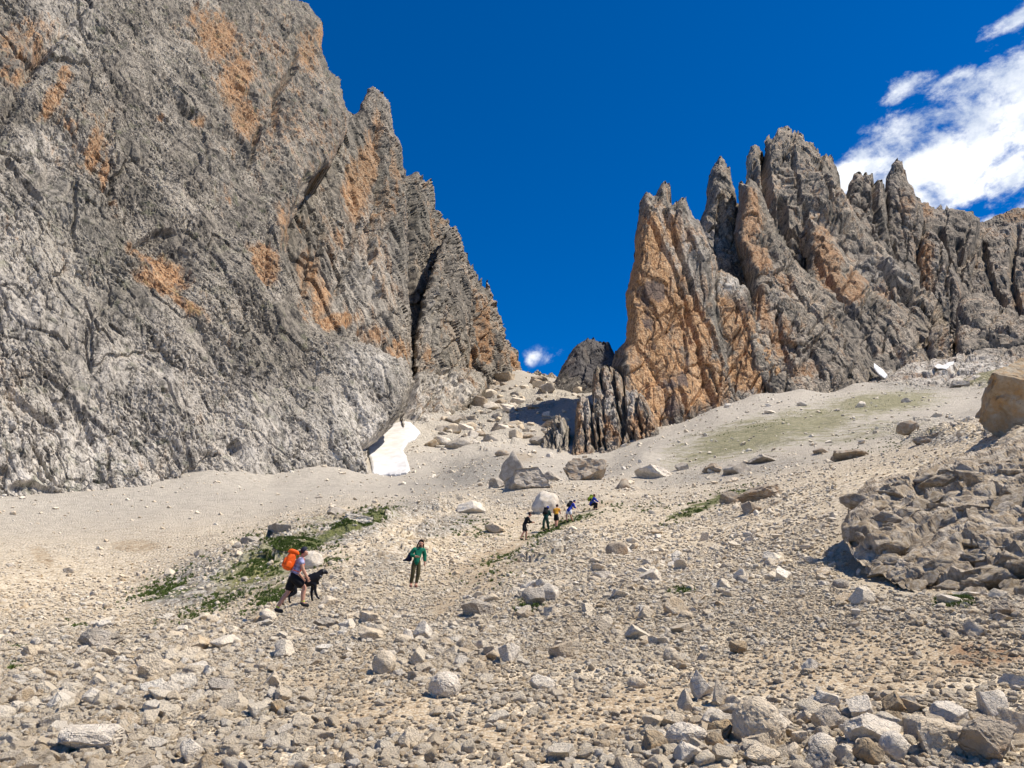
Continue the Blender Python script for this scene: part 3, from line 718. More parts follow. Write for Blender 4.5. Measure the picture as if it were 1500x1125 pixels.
body('rock_buttress', [(1170,520),(1180,400),(1182,345),(1186,318),(1196,325),(1215,340),(1236,372),(1262,405),(1285,430),(1310,445),(1330,465),(1345,490),(1360,515),(1372,540)],
     [(1375,570),(1250,580),(1190,560)], [(1215,520,232),(1365,530,245),(1195,330,300)], M_right, obase=.28, rib=1.8, smoothness=.62, joints=22, seed=37, step=1.3, rw=26, rd=30, jag=1.2, thick=50, grain=.5, big=12, mid=7, small=2.4, cell=26, cell2=9, stretch=2.6,
     ochre=[(1215,390,24,50,20,1.0),(1250,420,22,30,30,1.0),(1300,430,20,14,0,.7),(1285,510,14,30,0,.4),(1205,345,20,24,20,.7)],
     cracks=[([(1180,355),(1205,385),(1230,430),(1245,470)],4,14),([(1270,450),(1290,480),(1310,500),(1325,530)],4,9),([(1240,440),(1262,480),(1280,520)],3,7)],
     label='slanting buttress with a smooth tan face below the highest peak', category='rock tower')
body('rock_block', [(1362,560),(1360,500),(1364,478),(1380,472),(1392,478),(1398,500),(1400,560)], [(1400,575),(1360,575)], [(1362,540,243),(1398,540,248),(1380,475,262)], M_right, obase=.28, rib=1.8, smoothness=.62, joints=22, seed=41, step=1.2, rw=12, rd=12, thick=14, big=4, mid=5, small=2, cell=16, cell2=7, ochre=[(1385,500,16,20,0,.35)],
     label='squat rounded block beside the cleft low on the right wall', category='rock tower')
body('rock_slabs', [(1400,560),(1400,470),(1404,440),(1415,430),(1440,432),(1465,445),(1500,462),(1560,480),(1640,500)], [(1640,600),(1400,600)], [(1405,530,240),(1500,525,240),(1430,435,300)], M_right, obase=.28, rib=1.8, smoothness=.62, joints=22, seed=42, step=1.4, rw=16, rd=20, thick=40, grain=1.2, big=10, mid=9, small=2.8, cell=28, cell2=10, stretch=2.2,
     cracks=[([(1400,460),(1440,480),(1500,500)],4,9)], ochre=[(1480,505,30,8,0,.5)], kind='structure', label='stepped grey slabs low at the right edge under the shoulder')
body('rock_slabs', [(1270,560),(1290,540),(1320,538),(1350,530),(1385,525),(1430,512),(1470,508),(1510,505)], [(1520,600),(1270,600)], [(1290,552,222),(1480,530,222),(1400,520,240)], M_right, obase=.28, rib=1.8, smoothness=.62, joints=22, seed=43, step=1.3, rw=8, rd=8, thick=15, grain=1.0, big=5, mid=5, small=2, cell=16, cell2=7, pale=[(1400,545,120,30,0,.9)],
     kind='structure', label='low pale bedrock at the foot of the right wall behind the knoll')
body('rock_spire', [(1018,420),(1022,350),(1027,318),(1033,305),(1036,288),(1037,262),(1042,248),(1048,236),(1054,228),(1059,234),(1064,244),(1069,248),(1071,266),(1077,276),(1081,292),(1085,330),(1100,360)],
     [(1120,480),(1040,480)], [(1030,450,262),(1100,450,268),(1055,235,330)], M_right, obase=.28, rib=1.8, smoothness=.62, joints=22, seed=44, step=1.2, rw=18, rd=26, jag=1.5, thick=50, grain=-.1, big=10, mid=8, small=2.8, cell=22, cell2=8, stretch=2.6,
     ochre=[(1050,280,12,26,0,.3)], pale=[(1045,340,20,20,0,.4)], cracks=[([(1055,290),(1060,320),(1058,340)],4,9),([(1035,320),(1050,345),(1055,360)],4,8)],
     label='slender pointed spire in front of the gully left of the main peak', category='rock tower')
body('rock_buttress', [(1098,455),(1093,410),(1082,370),(1075,340),(1080,310),(1082,285),(1083,265),(1087,262),(1091,270),(1095,262),(1099,258),(1104,264),(1112,272),(1120,290),(1126,310),(1140,335),(1155,360),(1170,385),(1187,407),(1202,425),(1220,445),(1240,480),(1262,515),(1282,550)],
     [(1285,585),(1160,585),(1100,500)], [(1105,470,226),(1278,545,222),(1100,265,290)], M_right, obase=.28, rib=1.8, smoothness=.62, joints=22, seed=45, step=1.3, rw=22, rd=30, jag=1.5, thick=50, grain=.45, big=12, mid=7, small=2.6, cell=26, cell2=9, stretch=2.6,
     ochre=[(1100,330,24,60,0,.9),(1115,370,22,40,0,.9),(1150,410,26,26,20,.6),(1090,300,12,30,0,.6),(1200,500,30,50,20,.3)],
     cracks=[([(1112,290),(1128,340),(1135,380)],4,9),([(1150,380),(1160,420),(1190,460)],3,8),([(1190,450),(1220,500),(1240,550)],4,7)],
     label='tall buttress with a peach coloured face left of centre in the right massif', category='rock tower')
body('rock_buttress', [(1120,590),(1095,540),(1085,490),(1094,455),(1101,435),(1108,415),(1117,408),(1130,416),(1152,424),(1172,440),(1195,462),(1215,485),(1235,512),(1250,535),(1268,556)],
     [(1270,590),(1150,590)], [(1135,520,210),(1262,552,210),(1118,412,232)], M_right, obase=.28, rib=1.8, smoothness=.62, joints=22, seed=46, step=1.3, rw=20, rd=22, jag=1.2, thick=30, grain=.5, big=9, mid=7, small=2.6, cell=22, cell2=8, stretch=2.6,
     ochre=[(1115,450,14,40,20,.8),(1150,500,26,50,20,.6),(1180,540,30,20,0,.5)], pale=[(1150,430,30,10,20,.3)], stain_shade=[(1160,520,16,40,0,.6)], cracks=[([(1165,470),(1190,510),(1205,555)],3,8),([(1140,460),(1150,500),(1160,550)],3,6)],
     label='lower leaning buttress with a flat grey cap beside the snow at its foot', category='rock tower')
body('rock_buttress', [(1050,605),(1045,560),(1040,510),(1040,475),(1040,450),(1040,420),(1045,400),(1056,395),(1068,402),(1082,412),(1096,425),(1102,445),(1112,470),(1125,495),(1138,520),(1150,545),(1157,562)],
     [(1160,600),(1052,625)], [(1088,575,202),(1155,560,205),(1060,400,228)], M_ora, obase=.34, rib=1.4, smoothness=.7, joints=26, seed=47, step=1.2, rw=14, rd=18, jag=1.2, thick=30, grain=.35, big=7, mid=5, small=2.0, cell=24, cell2=8, stretch=2.4,
     ochre=[(1080,480,40,60,20,.8),(1110,530,50,50,20,1.1),(1060,450,22,40,0,.6)], stain_shade=[(1100,440,50,30,10,.65),(1115,480,14,40,10,.5)], pale=[(1070,415,26,14,0,.7)],
     cracks=[([(1075,440),(1095,480),(1120,550)],2.5,4),([(1060,455),(1100,452)],2.5,3)],
     label='orange buttress with a grey cap joined to the right of the big orange tower', category='rock tower')
body('rock_tower', [(906,600),(902,560),(899,537),(905,514),(917,498),(917,480),(919,467),(917,445),(917,430),(922,411),(926,395),(929,380),(928,360),(931,337),(935,310),(940,290),(945,284),(949,283),(955,288),(961,286),(966,274),(972,268),(976,265),(980,270),(980,296),(986,298),(992,292),(997,291),(1002,288),(1006,297),(1010,306),(1016,318),(1024,324),(1034,345),(1040,362),(1050,378),(1052,400),(1050,430),(1054,470),(1064,505),(1075,545),(1085,580)],
     [(1090,620),(970,680),(900,640)], [(970,635,188),(1085,585,200),(960,285,221)], M_ora, obase=.34, rib=1.4, smoothness=.7, joints=26, seed=48, step=1.2, rw=18, rd=24, jag=1.5, thick=60, grain=.3, big=9, mid=5, small=2.1, cell=26, cell2=8, stretch=2.4,
     ochre=[(945,450,45,110,0,1.25),(960,560,50,80,-10,1.3),(950,360,26,60,0,1.1),(1010,480,40,80,20,.9),(1020,560,50,60,15,1.0),(985,340,22,40,0,.45),(1000,420,26,40,0,.6)],
     stain_shade=[(955,430,30,26,0,1.0),(950,470,14,26,0,.85),(955,508,20,12,0,.7),(990,560,40,20,20,.8),(985,600,22,40,0,.75),(950,385,26,10,0,.6),(1000,330,26,50,20,.6),(1030,430,22,30,20,.5)],
     pale=[(1030,470,14,10,0,.8),(1010,545,22,12,20,.7),(975,590,10,14,0,.9),(1010,350,22,50,0,.25)],
     cracks=[([(975,310),(990,350),(1010,400),(1022,440),(1038,480),(1060,540),(1080,580)],4,12),([(1000,420),(1012,470),(1025,530),(1045,590)],3.5,8),([(930,390),(945,405),(975,420)],2.5,4),([(960,470),(990,450)],2,3),([(940,300),(960,340),(985,390),(1000,430)],4,9),([(1000,300),(1008,340),(1030,380)],3,7),([(925,500),(960,540),(975,580),(985,620)],2.5,3),([(995,570),(1005,600),(1005,625)],3,5)],
     label='great orange rock tower with twin-horned top rising right of the notch', category='rock tower')

# around the notch
body('rock_ridge', [(722,556),(735,550),(750,548),(765,549),(772,545),(780,547),(788,543),(795,548),(803,551),(808,546),(815,552),(822,560)], [(825,590),(722,585)], [(730,560,440),(815,560,395),(780,546,440)], M_wallfar, obase=.3, seed=50, step=.9, rw=5, rd=6, jag=.9, thick=15, grain=.6, big=3, mid=3, small=1.4, cell=9, cell2=4, slab=20, slabh=3,
     kind='structure', label='low broken ridge of rock along the notch')
body('rock_dome', [(776,568),(790,560),(800,556),(812,562),(818,548),(824,534),(832,522),(839,511),(846,505),(854,500),(860,494),(864,497),(868,491),(872,498),(884,497),(893,503),(898,514),(901,530),(903,550)],
     [(905,620),(780,600)], [(800,562,330),(900,562,300),(865,498,345)], M_wallfar, obase=.1, rib=.5, smoothness=.8, joints=5, slab=40, slabh=2, seed=51, step=1.0, rw=14, rd=16, jag=.9, thick=30, grain=.6, big=6, mid=5, small=2, cell=20, cell2=7,
     stain_shade=[(868,520,60,50,0,1.3)], ochre=[(835,540,20,30,0,.4)], dents=[(878,530,24,36,0,14)], cracks=[([(858,515),(850,560)],3,5)],  # the broad dark patch is the crag's shade, put into the colour
     label='dark domed crag with a shaded hollow in the notch', category='rock tower')
body('rock_crag', [(890,560),(897,530),(902,512),(908,508),(912,514),(918,520),(925,560),(935,600)], [(935,640),(890,640)], [(900,600,215),(930,600,215),(905,512,232)], M_right, obase=.28, rib=1.8, smoothness=.62, joints=22, seed=52, step=1.1, rw=10, rd=12, thick=20, big=4, mid=5, small=2, cell=14, cell2=6,
     label='narrow grey crag wedged against the left foot of the orange tower', category='rock tower')
for k, (tp, bt, pl, oc, lab) in enumerate([
    ([(797,640),(803,625),(810,612),(818,605),(824,608),(831,617),(834,632),(835,655)], [(835,680),(795,665)], [(800,645,176),(834,655,172),(820,608,180)], [], 'leftmost and smallest of the upright pinnacles below the orange tower'),
    ([(774+36,665),(818,650),(824,655),(832,668)],[(832,690),(806,690)],[(812,668,166),(830,668,164),(820,652,168)],[], 'low stump of rock at the left foot of the pinnacles'),
  ]):
    body('rock_pinnacle', tp, bt, pl, M_ora if oc else M_right, obase=.28, rib=1.8, smoothness=.62, joints=22, seed=60 + k, step=.9, rw=9, rd=9, jag=1.0, thick=11, grain=.12, big=4, mid=5.5, small=2.0, cell=11, cell2=5, stretch=3.4, ochre=oc, pale=[(0.5 * (tp[0][0] + tp[-1][0]), tp[len(tp) // 2][1] + 30, 20, 40, 0, .35)], label=lab, category='rock pinnacle')
body('rock_buttress', [(836,668),(840,640),(842,615),(845,594),(850,584),(857,578),(862,583),(866,580),(868,560),(869,546),(873,538),(879,536),(884,540),(889,535),(897,540),(904,543),(911,552),(916,566),(920,574),(926,572),(932,570),(939,577),(946,584),(952,598),(958,610),(966,634)],
     [(968,665),(900,690),(838,690)], [(840,660,166),(962,640,162),(890,540,194)], M_right, obase=.34, rib=3.0, joints=24, seed=63, step=.85, rw=9, rd=8, jag=.8, thick=20, grain=.08, big=5, mid=5, small=1.8, cell=13, cell2=5, stretch=4.0, slab=30, slabh=4,
     ochre=[(848,620,6,40,0,.7),(890,620,12,30,15,.6),(905,645,20,16,0,.6),(935,620,16,34,10,.8),(955,625,10,20,0,.7)], pale=[(858,600,12,40,0,.8),(890,590,14,40,0,.7),(925,590,14,20,0,.7)],
     cracks=[([(866,575),(866,620),(872,665)],3,15),([(912,560),(914,600),(910,655)],3,15),([(880,545),(884,590),(886,660)],3,9),([(897,545),(905,600),(930,650)],3,14),([(855,600),(858,660)],2.5,9),([(932,590),(940,640)],2.5,9),([(874,610),(878,660)],3,18)],
     label='low ribbed buttress of upright rock blades below the orange tower', category='rock tower')
print('bodies', time.time() - T0)
# ------------------------------------------------------------------ loose rock
def ico(sub):
    bm = bmesh.new(); bmesh.ops.create_icosphere(bm, subdivisions=sub, radius=1.0)
    v = np.array([x.co[:] for x in bm.verts]); f = np.array([[q.index for q in p.verts] for p in bm.faces]); bm.free()
    return v, f
ICO = {k: ico(k) for k in (1, 2, 3, 4, 5, 6)}
def chop(v, rng, planes, lo=.55, hi=.9):
    v = v.copy()
    for _ in range(planes):
        nn = rng.normal(size=3); nn /= np.linalg.norm(nn)
        d = rng.uniform(lo, hi)
        k = v @ nn - d
        m = k > 0
        v[m] -= nn * k[m, None]
    return v
def rock_shape(seed, sub, planes=16, rough=.0, dims=(1, 1, 1), lo=.5, hi=.88):
    rng = np.random.default_rng(seed)
    v, f = ICO[sub]
    v = v * 1.0
    if lo < .7:      # blocks: six rough faces square to each other, then broken corners
        q = rng.normal(size=(3, 3)); q, _ = np.linalg.qr(q)
        for a in range(3):
            for sg in (-1, 1):
                nn = q[a] * sg + rng.normal(size=3) * .22; nn /= np.linalg.norm(nn)
                k = v @ nn - rng.uniform(.42, .72); m = k > 0; v[m] -= nn * k[m, None]
        lo, hi = .55, .85
    v = chop(v, rng, planes, lo, hi)
    if rough:
        nn = v / np.linalg.norm(v, axis=1)[:, None]
        dd = .5 * perlin(v * 2.2, seed) + .28 * facets(v * 3.2, seed, 1.0) + .12 * facets(v * 7.5, seed + 1, 1.0)
        if sub >= 4:
            dd = dd + .05 * fbm(v * 16, 2, seed)
        v = v + nn * (rough * dd)[:, None]
    return v * np.array(dims), f

def stonemat(name='limestone scree'):
    m = bpy.data.materials.new(name); m.use_nodes = True
    t = NT(m.node_tree); m.node_tree.nodes.clear()
    co = t.n('ShaderNodeTexCoord').outputs['Object']
    tint = t.n('ShaderNodeAttribute', attribute_name='tint', attribute_type='INSTANCER').outputs['Fac']
    sc = t.n('ShaderNodeAttribute', attribute_name='warm', attribute_type='INSTANCER').outputs['Fac']
    n1 = t.noise(co, 1.6, 6, .65, .3); n2 = t.noise(co, 7.0, 5, .7)
    r = t.n('ShaderNodeValToRGB'); t.set(r, 0, tint)
    el = r.color_ramp.elements
    el[0].position = 0.0; el[0].color = (.42, .365, .28, 1)
    el[1].position = 1.0; el[1].color = (.86, .78, .65, 1)
    for p_, c_ in ((.15, (.58, .485, .355)), (.4, (.70, .575, .405)), (.7, (.79, .67, .49))):
        e_ = el.new(p_); e_.color = (*c_, 1)
    c = t.mix(t.step(n1, .35, .7), r.outputs[0], t.mix(.45, r.outputs[0], (.76, .71, .62)))
    c = t.mix(t.math('MULTIPLY', sc, t.step(n1, .3, .6)), c, (.52, .385, .235))
    c = t.mix(t.math('MULTIPLY', t.step(n2, .62, .74), .55), c, (.20, .18, .155))
    b = t.n('ShaderNodeBump', ins={'Strength': .8, 'Distance': .10, 'Height': t.math('ADD', n2, t.math('MULTIPLY', n1, .7))})
    p = t.n('ShaderNodeBsdfPrincipled', ins={'Base Color': c, 'Roughness': .9, 'Specular IOR Level': .2, 'Normal': b.outputs[0]})
    t.n('ShaderNodeOutputMaterial', ins={'Surface': p.outputs[0]})
    return m
M_stone = stonemat()
protos = []
pcol = bpy.data.collections.new('stone shapes')
for k in range(14):
    rng = np.random.default_rng(100 + k)
    v, f = rock_shape(200 + k, 2 if k % 2 else 3, 4, 0.0, (1, rng.uniform(.65, .95), rng.uniform(.45, .8)), .38, .8)
    me = grid_mesh('stone_shape', v, f, smooth=False); me.materials.append(M_stone)
    o = bpy.data.objects.new('stone_shape', me); pcol.objects.link(o); protos.append(o)
bigs = []
for k in range(16):
    rng = np.random.default_rng(400 + k)
    v, f = rock_shape(500 + k, 4 if k < 8 else 3, 6, .12, (1, rng.uniform(.7, .95), rng.uniform(.5, .85)), .42, .82)
    me = grid_mesh('stone', v, f, smooth=False); me.materials.append(M_stone); bigs.append(me)

def gn_scatter(name, pos, rot, scl, idx, protocol, extra, **tags):
    me = bpy.data.meshes.new(name)
    me.vertices.add(len(pos)); me.vertices.foreach_set('co', np.asarray(pos, np.float32).ravel())
    a = me.attributes.new('rot', 'FLOAT_VECTOR', 'POINT'); a.data.foreach_set('vector', np.asarray(rot, np.float32).ravel())
    a = me.attributes.new('scl', 'FLOAT', 'POINT'); a.data.foreach_set('value', np.asarray(scl, np.float32))
    a = me.attributes.new('idx', 'INT', 'POINT'); a.data.foreach_set('value', np.asarray(idx, np.int32))
    for k, v in extra.items():
        attr(me, k, v)
    ng = bpy.data.node_groups.new(name, 'GeometryNodeTree')
    ng.interface.new_socket('Geometry', in_out='INPUT', socket_type='NodeSocketGeometry')
    ng.interface.new_socket('Geometry', in_out='OUTPUT', socket_type='NodeSocketGeometry')
    N = ng.nodes; L = ng.links
    gi = N.new('NodeGroupInput'); go = N.new('NodeGroupOutput')
    ci = N.new('GeometryNodeCollectionInfo'); ci.inputs['Collection'].default_value = protocol; ci.inputs['Separate Children'].default_value = True; ci.inputs['Reset Children'].default_value = True
    ip = N.new('GeometryNodeInstanceOnPoints'); ip.inputs['Pick Instance'].default_value = True
    def na(nm, ty):
        x = N.new('GeometryNodeInputNamedAttribute'); x.data_type = ty; x.inputs[0].default_value = nm; return x.outputs[0]
    e2r = N.new('FunctionNodeEulerToRotation')
    L.new(na('rot', 'FLOAT_VECTOR'), e2r.inputs[0])
    L.new(gi.outputs[0], ip.inputs['Points']); L.new(ci.outputs[0], ip.inputs['Instance'])
    L.new(na('idx', 'INT'), ip.inputs['Instance Index']); L.new(e2r.outputs[0], ip.inputs['Rotation']); L.new(na('scl', 'FLOAT'), ip.inputs['Scale'])
    L.new(ip.outputs[0], go.inputs[0])
    o = link(name, me, None, **tags)
    md = o.modifiers.new('scatter', 'NODES'); md.node_group = ng
    return o

rng = np.random.default_rng(11)
PT = []
sizes = [.028, .04, .057, .08, .115, .165, .235, .33, .47, .7, 1.0]
cover = [.60, .46, .32, .21, .15, .11, .062, .026, .010, .005, .004]
for s, c in zip(sizes, cover):
    rmin = max(4.0, s * 9); rmax = min(430, s * F / 1.9)
    if rmax <= rmin:
        continue
    half = math.radians(37)
    area = half * (rmax ** 2 - rmin ** 2)
    nn = int(c * area / (s * s * 2.4))
    th = rng.uniform(-half, half, nn); r = np.sqrt(rng.uniform(rmin ** 2, rmax ** 2, nn))
    # let the densest far rings thin out so the count stays moderate
    PT.append(np.stack([r * np.sin(th), r * np.cos(th), s * np.exp(rng.uniform(-.17, .17, nn))], -1))
PT = np.concatenate(PT)
P3 = np.stack([PT[:, 0], PT[:, 1], Hbase(PT[:, 0], PT[:, 1])], -1)
Z = zones(P3)
px, py, dep = to_px(P3)
cl = perlin(np.stack([PT[:, 0] / 3.1, PT[:, 1] / 3.1, PT[:, 2] * 0], -1), 77) + .7 * perlin(np.stack([PT[:, 0] / .9, PT[:, 1] / .9, PT[:, 2] * 0], -1), 78)
rub = ell(px, py, [(180, 1060, 330, 110, 0, 1.0), (1250, 1090, 330, 50, 0, 1.3), (760, 1110, 260, 26, 0, .9), (300, 970, 260, 50, 10, .8), (1000, 850, 260, 70, 0, .6), (640, 960, 140, 60, 0, .6), (800, 890, 80, 40, 0, .7), (720, 640, 120, 80, 20, .8)])
smooth_ = ell(px, py, [(250, 770, 420, 50, 5, 1.2), (850, 1060, 210, 40, 12, 1.2), (1200, 990, 200, 60, 0, .8), (740, 660, 110, 30, 0, .9), (470, 1010, 100, 40, 0, .9), (1150, 620, 280, 55, 8, 1.0), (830, 650, 60, 40, 0, 1)])
bigf = np.clip((PT[:, 2] - .055) / .13, 0, 1)
pr = .60 + (.5 + 1.1 * bigf) * cl - (.30 + .6 * bigf) * Z['soil'] + .55 * rub - smooth_ * (.15 + .9 * bigf) - .6 * Z['green'] - .5 * Z['rust'] * bigf
pr = pr - (.34 + .5 * bigf) * ell(px, py, PATH)
for a_, b_, r_ in ((424, 898, 26), (444, 888, 24), (610, 854, 14), (768, 792, 9), (800, 776, 9), (815, 771, 9), (834, 764, 9), (868, 749, 9)):
    pr = np.where((np.abs(px - a_) < r_) & (np.abs(py - b_ - r_ * .3) < r_ * .7) & (PT[:, 2] > .07), -9, pr)
pr = np.where(pr < -5, 0, np.clip(pr, .03, 1)) * np.clip(1.15 - bigf * (1 - rub) * .72, .1, 1)
farf = np.clip((dep - 40) / 40, 0, 1) * np.clip((PT[:, 2] - .2) / .2, 0, 1)
pr = np.maximum(pr, (pr > 0) * farf * (.42 + .9 * cl) * np.where(py < 700, 1, .5))
ok = (rng.random(len(PT)) < pr) & (py < 1190) & (px > -90) & (px < 1590)
# stones of a hand's size and more lie in the open scree, fewer on the grassy knoll
PT = PT[ok]; P3 = P3[ok]; dep = dep[ok]; PT[:, 2] = np.minimum(PT[:, 2], 27 * dep / F); px = px[ok]; py = py[ok]; rub = rub[ok]; Z = {k: v[ok] for k, v in Z.items()}
P3[:, 2] = H(PT[:, 0], PT[:, 1])
app = PT[:, 2] * 2 * F / dep
near_out = (px > 1225) & (py > 640) & (py < 870)          # the outcrop stands there
ok = ~((near_out) & (rng.random(len(px)) < .8))
PT = PT[ok]; P3 = P3[ok]; dep = dep[ok]; px = px[ok]; py = py[ok]; rub = rub[ok]; Z = {k: v[ok] for k, v in Z.items()}; app = app[ok]
N = len(PT)
tint = np.clip(rng.beta(2.6, 1.5, N) - .35 * Z['grey'] * rng.random(N) - .25 * Z['rust'], 0, 1)
warm = np.clip(rng.random(N) ** 4 * 1.1 + Z['rust'] * .7 + Z['soil'] * .45 * rng.random(N) + np.where(py > 880, .16, .12) - Z['grey'] * .3, 0, 1) * np.clip(1.3 - dep / 160, .2, 1)
e = np.maximum(.02, PT[:, 2] * .5)
gxn = (H(PT[:, 0] + e, PT[:, 1]) - P3[:, 2]) / e; gyn = (H(PT[:, 0], PT[:, 1] + e) - P3[:, 2]) / e
tiltx = np.arctan(np.clip(gyn, -1, 1)); tilty = -np.arctan(np.clip(gxn, -1, 1))
rot = np.stack([tiltx + rng.normal(0, .25, N), tilty + rng.normal(0, .25, N), rng.uniform(0, 6.28, N)], -1)
P3[:, 2] += PT[:, 2] * rng.uniform(.05, .3, N)
infr = (px > 4) & (px < 1496) & (py > 500) & (py < 1121)
order = np.argsort(-np.where(infr, app, 0))
sel = order[:262]
mask = np.ones(N, bool); mask[sel] = False
gn_scatter('scree_stones', P3[mask], rot[mask], PT[mask, 2], rng.integers(0, len(protos), mask.sum()), pcol, {'tint': tint[mask], 'warm': warm[mask]}, kind='stuff', label='loose broken limestone covering the whole slope')
def zone_label(px, py):
    if py > 1040 and px > 950: return 'pale angular stone in the coarse rubble along the bottom right', 'stones in the coarse rubble at the bottom right'
    if py > 930 and px < 520: return 'cream stone in the dense rubble at the bottom left', 'stones in the dense rubble at the bottom left'
    if py > 1000: return 'cream stone on the gravelly ground at the bottom middle', 'stones at the bottom middle'
    if py > 860 and px > 1000: return 'loose stone on the brownish slope below the dark outcrop', 'stones below the dark outcrop'
    if py > 860: return 'loose stone beside the trail below the walkers', 'stones beside the lower trail'
    if px > 900: return 'loose stone on the scree between the outcrop and the knoll', 'stones between the outcrop and the knoll'
    return 'loose stone on the scree above the dog and its owner', 'stones on the upper scree'
ANCH = [(1119,1060,'large pitted boulder'),(1010,1082,'whitish rounded boulder left of the pitted one'),(1208,1105,'bluish grey boulder at the bottom edge'),(1296,1080,'long whitish block'),(1466,1090,'dark corner boulder'),(1032,1012,'upright white stone'),
 (560,980,'tan rounded boulder'),(650,1005,'white pitted boulder'),(596,1083,'tan blocky boulder'),(617,930,'pale split block'),(746,963,'white boulder in rusty gravel'),(796,1000,'white oblong stone'),(1190,980,'lone white stone on the brown slope'),(985,963,'cream stone by the smooth gravel'),
 (782,883,'dark cleft rock'),(700,895,'grey ledge rock by the trail'),(955,845,'white block above the green tuft'),(1440,868,'low white slab by the outcrop'),(905,805,'brown smooth boulder'),(132,935,'dark grey boulder at the left'),(222,988,'big cream stone with brown face'),(318,1012,'bluish grey stone in the left rubble'),
 (275,1090,'white blocky stone at the bottom left'),(120,1086,'long pale corner slab'),(395,998,'cream stone by the soil patch'),(475,918,'grey rock below the dog'),(424,890,'man with the dog'),(610,850,'woman in green'),(768,790,'last walker in black'),(453,820,'round pale boulder in the grass'),(772,710,'big brown block'),(858,700,'broad brown boulder'),(1256,665,'low brown rock hump'),(1121,730,'broad rock by the grass strip'),(1388,1090,'cream block with a sharp ridge')]
def stone_label(px, py, ap, tn, wm, anch=None, kind_='stone'):
    best = min(anch or ANCH, key=lambda a: (a[0] - px) ** 2 + (a[1] - py) ** 2)
    dx, dy = px - best[0], py - best[1]; dd = math.hypot(dx, dy)
    if abs(dx) > 2.2 * abs(dy): dr = 'right of' if dx > 0 else 'left of'
    elif abs(dy) > 2.2 * abs(dx): dr = 'below' if dy > 0 else 'above'
    else: dr = ('lower' if dy > 0 else 'upper') + (' right of' if dx > 0 else ' left of')
    far_ = 'just' if dd < 35 else ('a little' if dd < 70 else ('farther' if dd < 120 else 'well'))
    sz = 'large' if ap > 55 else ('mid-sized' if ap > 38 else 'small')
    tn_ = 'brownish' if wm > .45 else ('grey' if tn < .3 else ('cream' if tn < .62 else 'whitish'))
    lb_ = f'{sz} {tn_} {kind_} {far_} {dr} the {best[2]}'
    if len(lb_.split()) > 16:
        lb_ = lb_.replace('mid-sized ', '').replace('large ', '').replace('farther ', '').replace('a little ', '').replace('small ', '').replace('just ', '')
    return lb_
for j, i in enumerate(sel):
    o = bpy.data.objects.new('stone', bigs[int(rng.integers(0, 16 if app[i] < 40 else 8))])
    COL.objects.link(o)
    o.location = P3[i]; o.rotation_euler = rot[i]; o.scale = [float(PT[i, 2])] * 3
    o['tint'] = float(tint[i]); o['warm'] = float(warm[i] * .9)
    lb, gp = zone_label(px[i], py[i])
    lb = stone_label(px[i], py[i], app[i], tint[i], warm[i])
    o['label'] = lb; o['group'] = 'loose stones lying on the scree'; o['category'] = 'stone'
print('stones', N, app[sel].min(), app[sel].max(), time.time() - T0)

# boulders, one by one
def bouldermat(name, light, mid, dark, warm, wamt, scale):
    m = bpy.data.materials.new(name); m.use_nodes = True
    t = NT(m.node_tree); m.node_tree.nodes.clear()
    co = t.n('ShaderNodeTexCoord').outputs['Object']
    n1 = t.noise(co, 1.1 * scale, 8, .66, .4); n2 = t.noise(co, 4.5 * scale, 7, .7, .2); n3 = t.noise(co, 16 * scale, 4, .7)
    v = t.n('ShaderNodeTexVoronoi', feature='DISTANCE_TO_EDGE', ins={'Vector': t.vmath('ADD', co, t.vmath('SCALE', t.n('ShaderNodeTexNoise', ins={'Vector': co, 'Scale': 3.0 * scale}).outputs['Color'], None)), 'Scale': 1.6 * scale}).outputs['Distance']
    c = t.mix(t.step(n1, .35, .62), mid, light)
    c = t.mix(t.math('MULTIPLY', t.step(n2, .56, .7), .8), c, dark)
    c = t.mix(t.math('MULTIPLY', t.step(t.noise(co, 1.7 * scale, 4, .6), .48, .62), wamt), c, warm)
    c = t.mix(t.math('MULTIPLY', t.step(v, .025, .0), .18), c, dark)
    h = t.math('ADD', t.math('ADD', n2, t.math('MULTIPLY', n3, .5)), t.math('MULTIPLY', t.step(v, .0, .05), .14))
    b = t.n('ShaderNodeBump', ins={'Strength': .9, 'Distance': .12 / scale, 'Height': h})
    p = t.n('ShaderNodeBsdfPrincipled', ins={'Base Color': c, 'Roughness': .9, 'Specular IOR Level': .2, 'Normal': b.outputs[0]})
    t.n('ShaderNodeOutputMaterial', ins={'Surface': p.outputs[0]})
    return m
BM = {
 'cream': bouldermat('cream boulder', (.70, .59, .44), (.54, .44, .31), (.22, .19, .15), (.42, .30, .17), .35, 2.2),
 'white': bouldermat('white boulder', (.78, .69, .56), (.58, .50, .39), (.22, .21, .20), (.45, .35, .23), .25, 2.2),
 'grey': bouldermat('grey boulder', (.50, .44, .36), (.33, .285, .225), (.14, .12, .095), (.33, .25, .17), .25, 1.4),
 'brown': bouldermat('brown boulder', (.46, .39, .30), (.31, .25, .18), (.12, .10, .085), (.33, .20, .10), .5, 1.2),
 'ochre': bouldermat('ochre boulder', (.42, .35, .25), (.33, .23, .125), (.15, .10, .06), (.40, .24, .10), .6, 1.3),
}
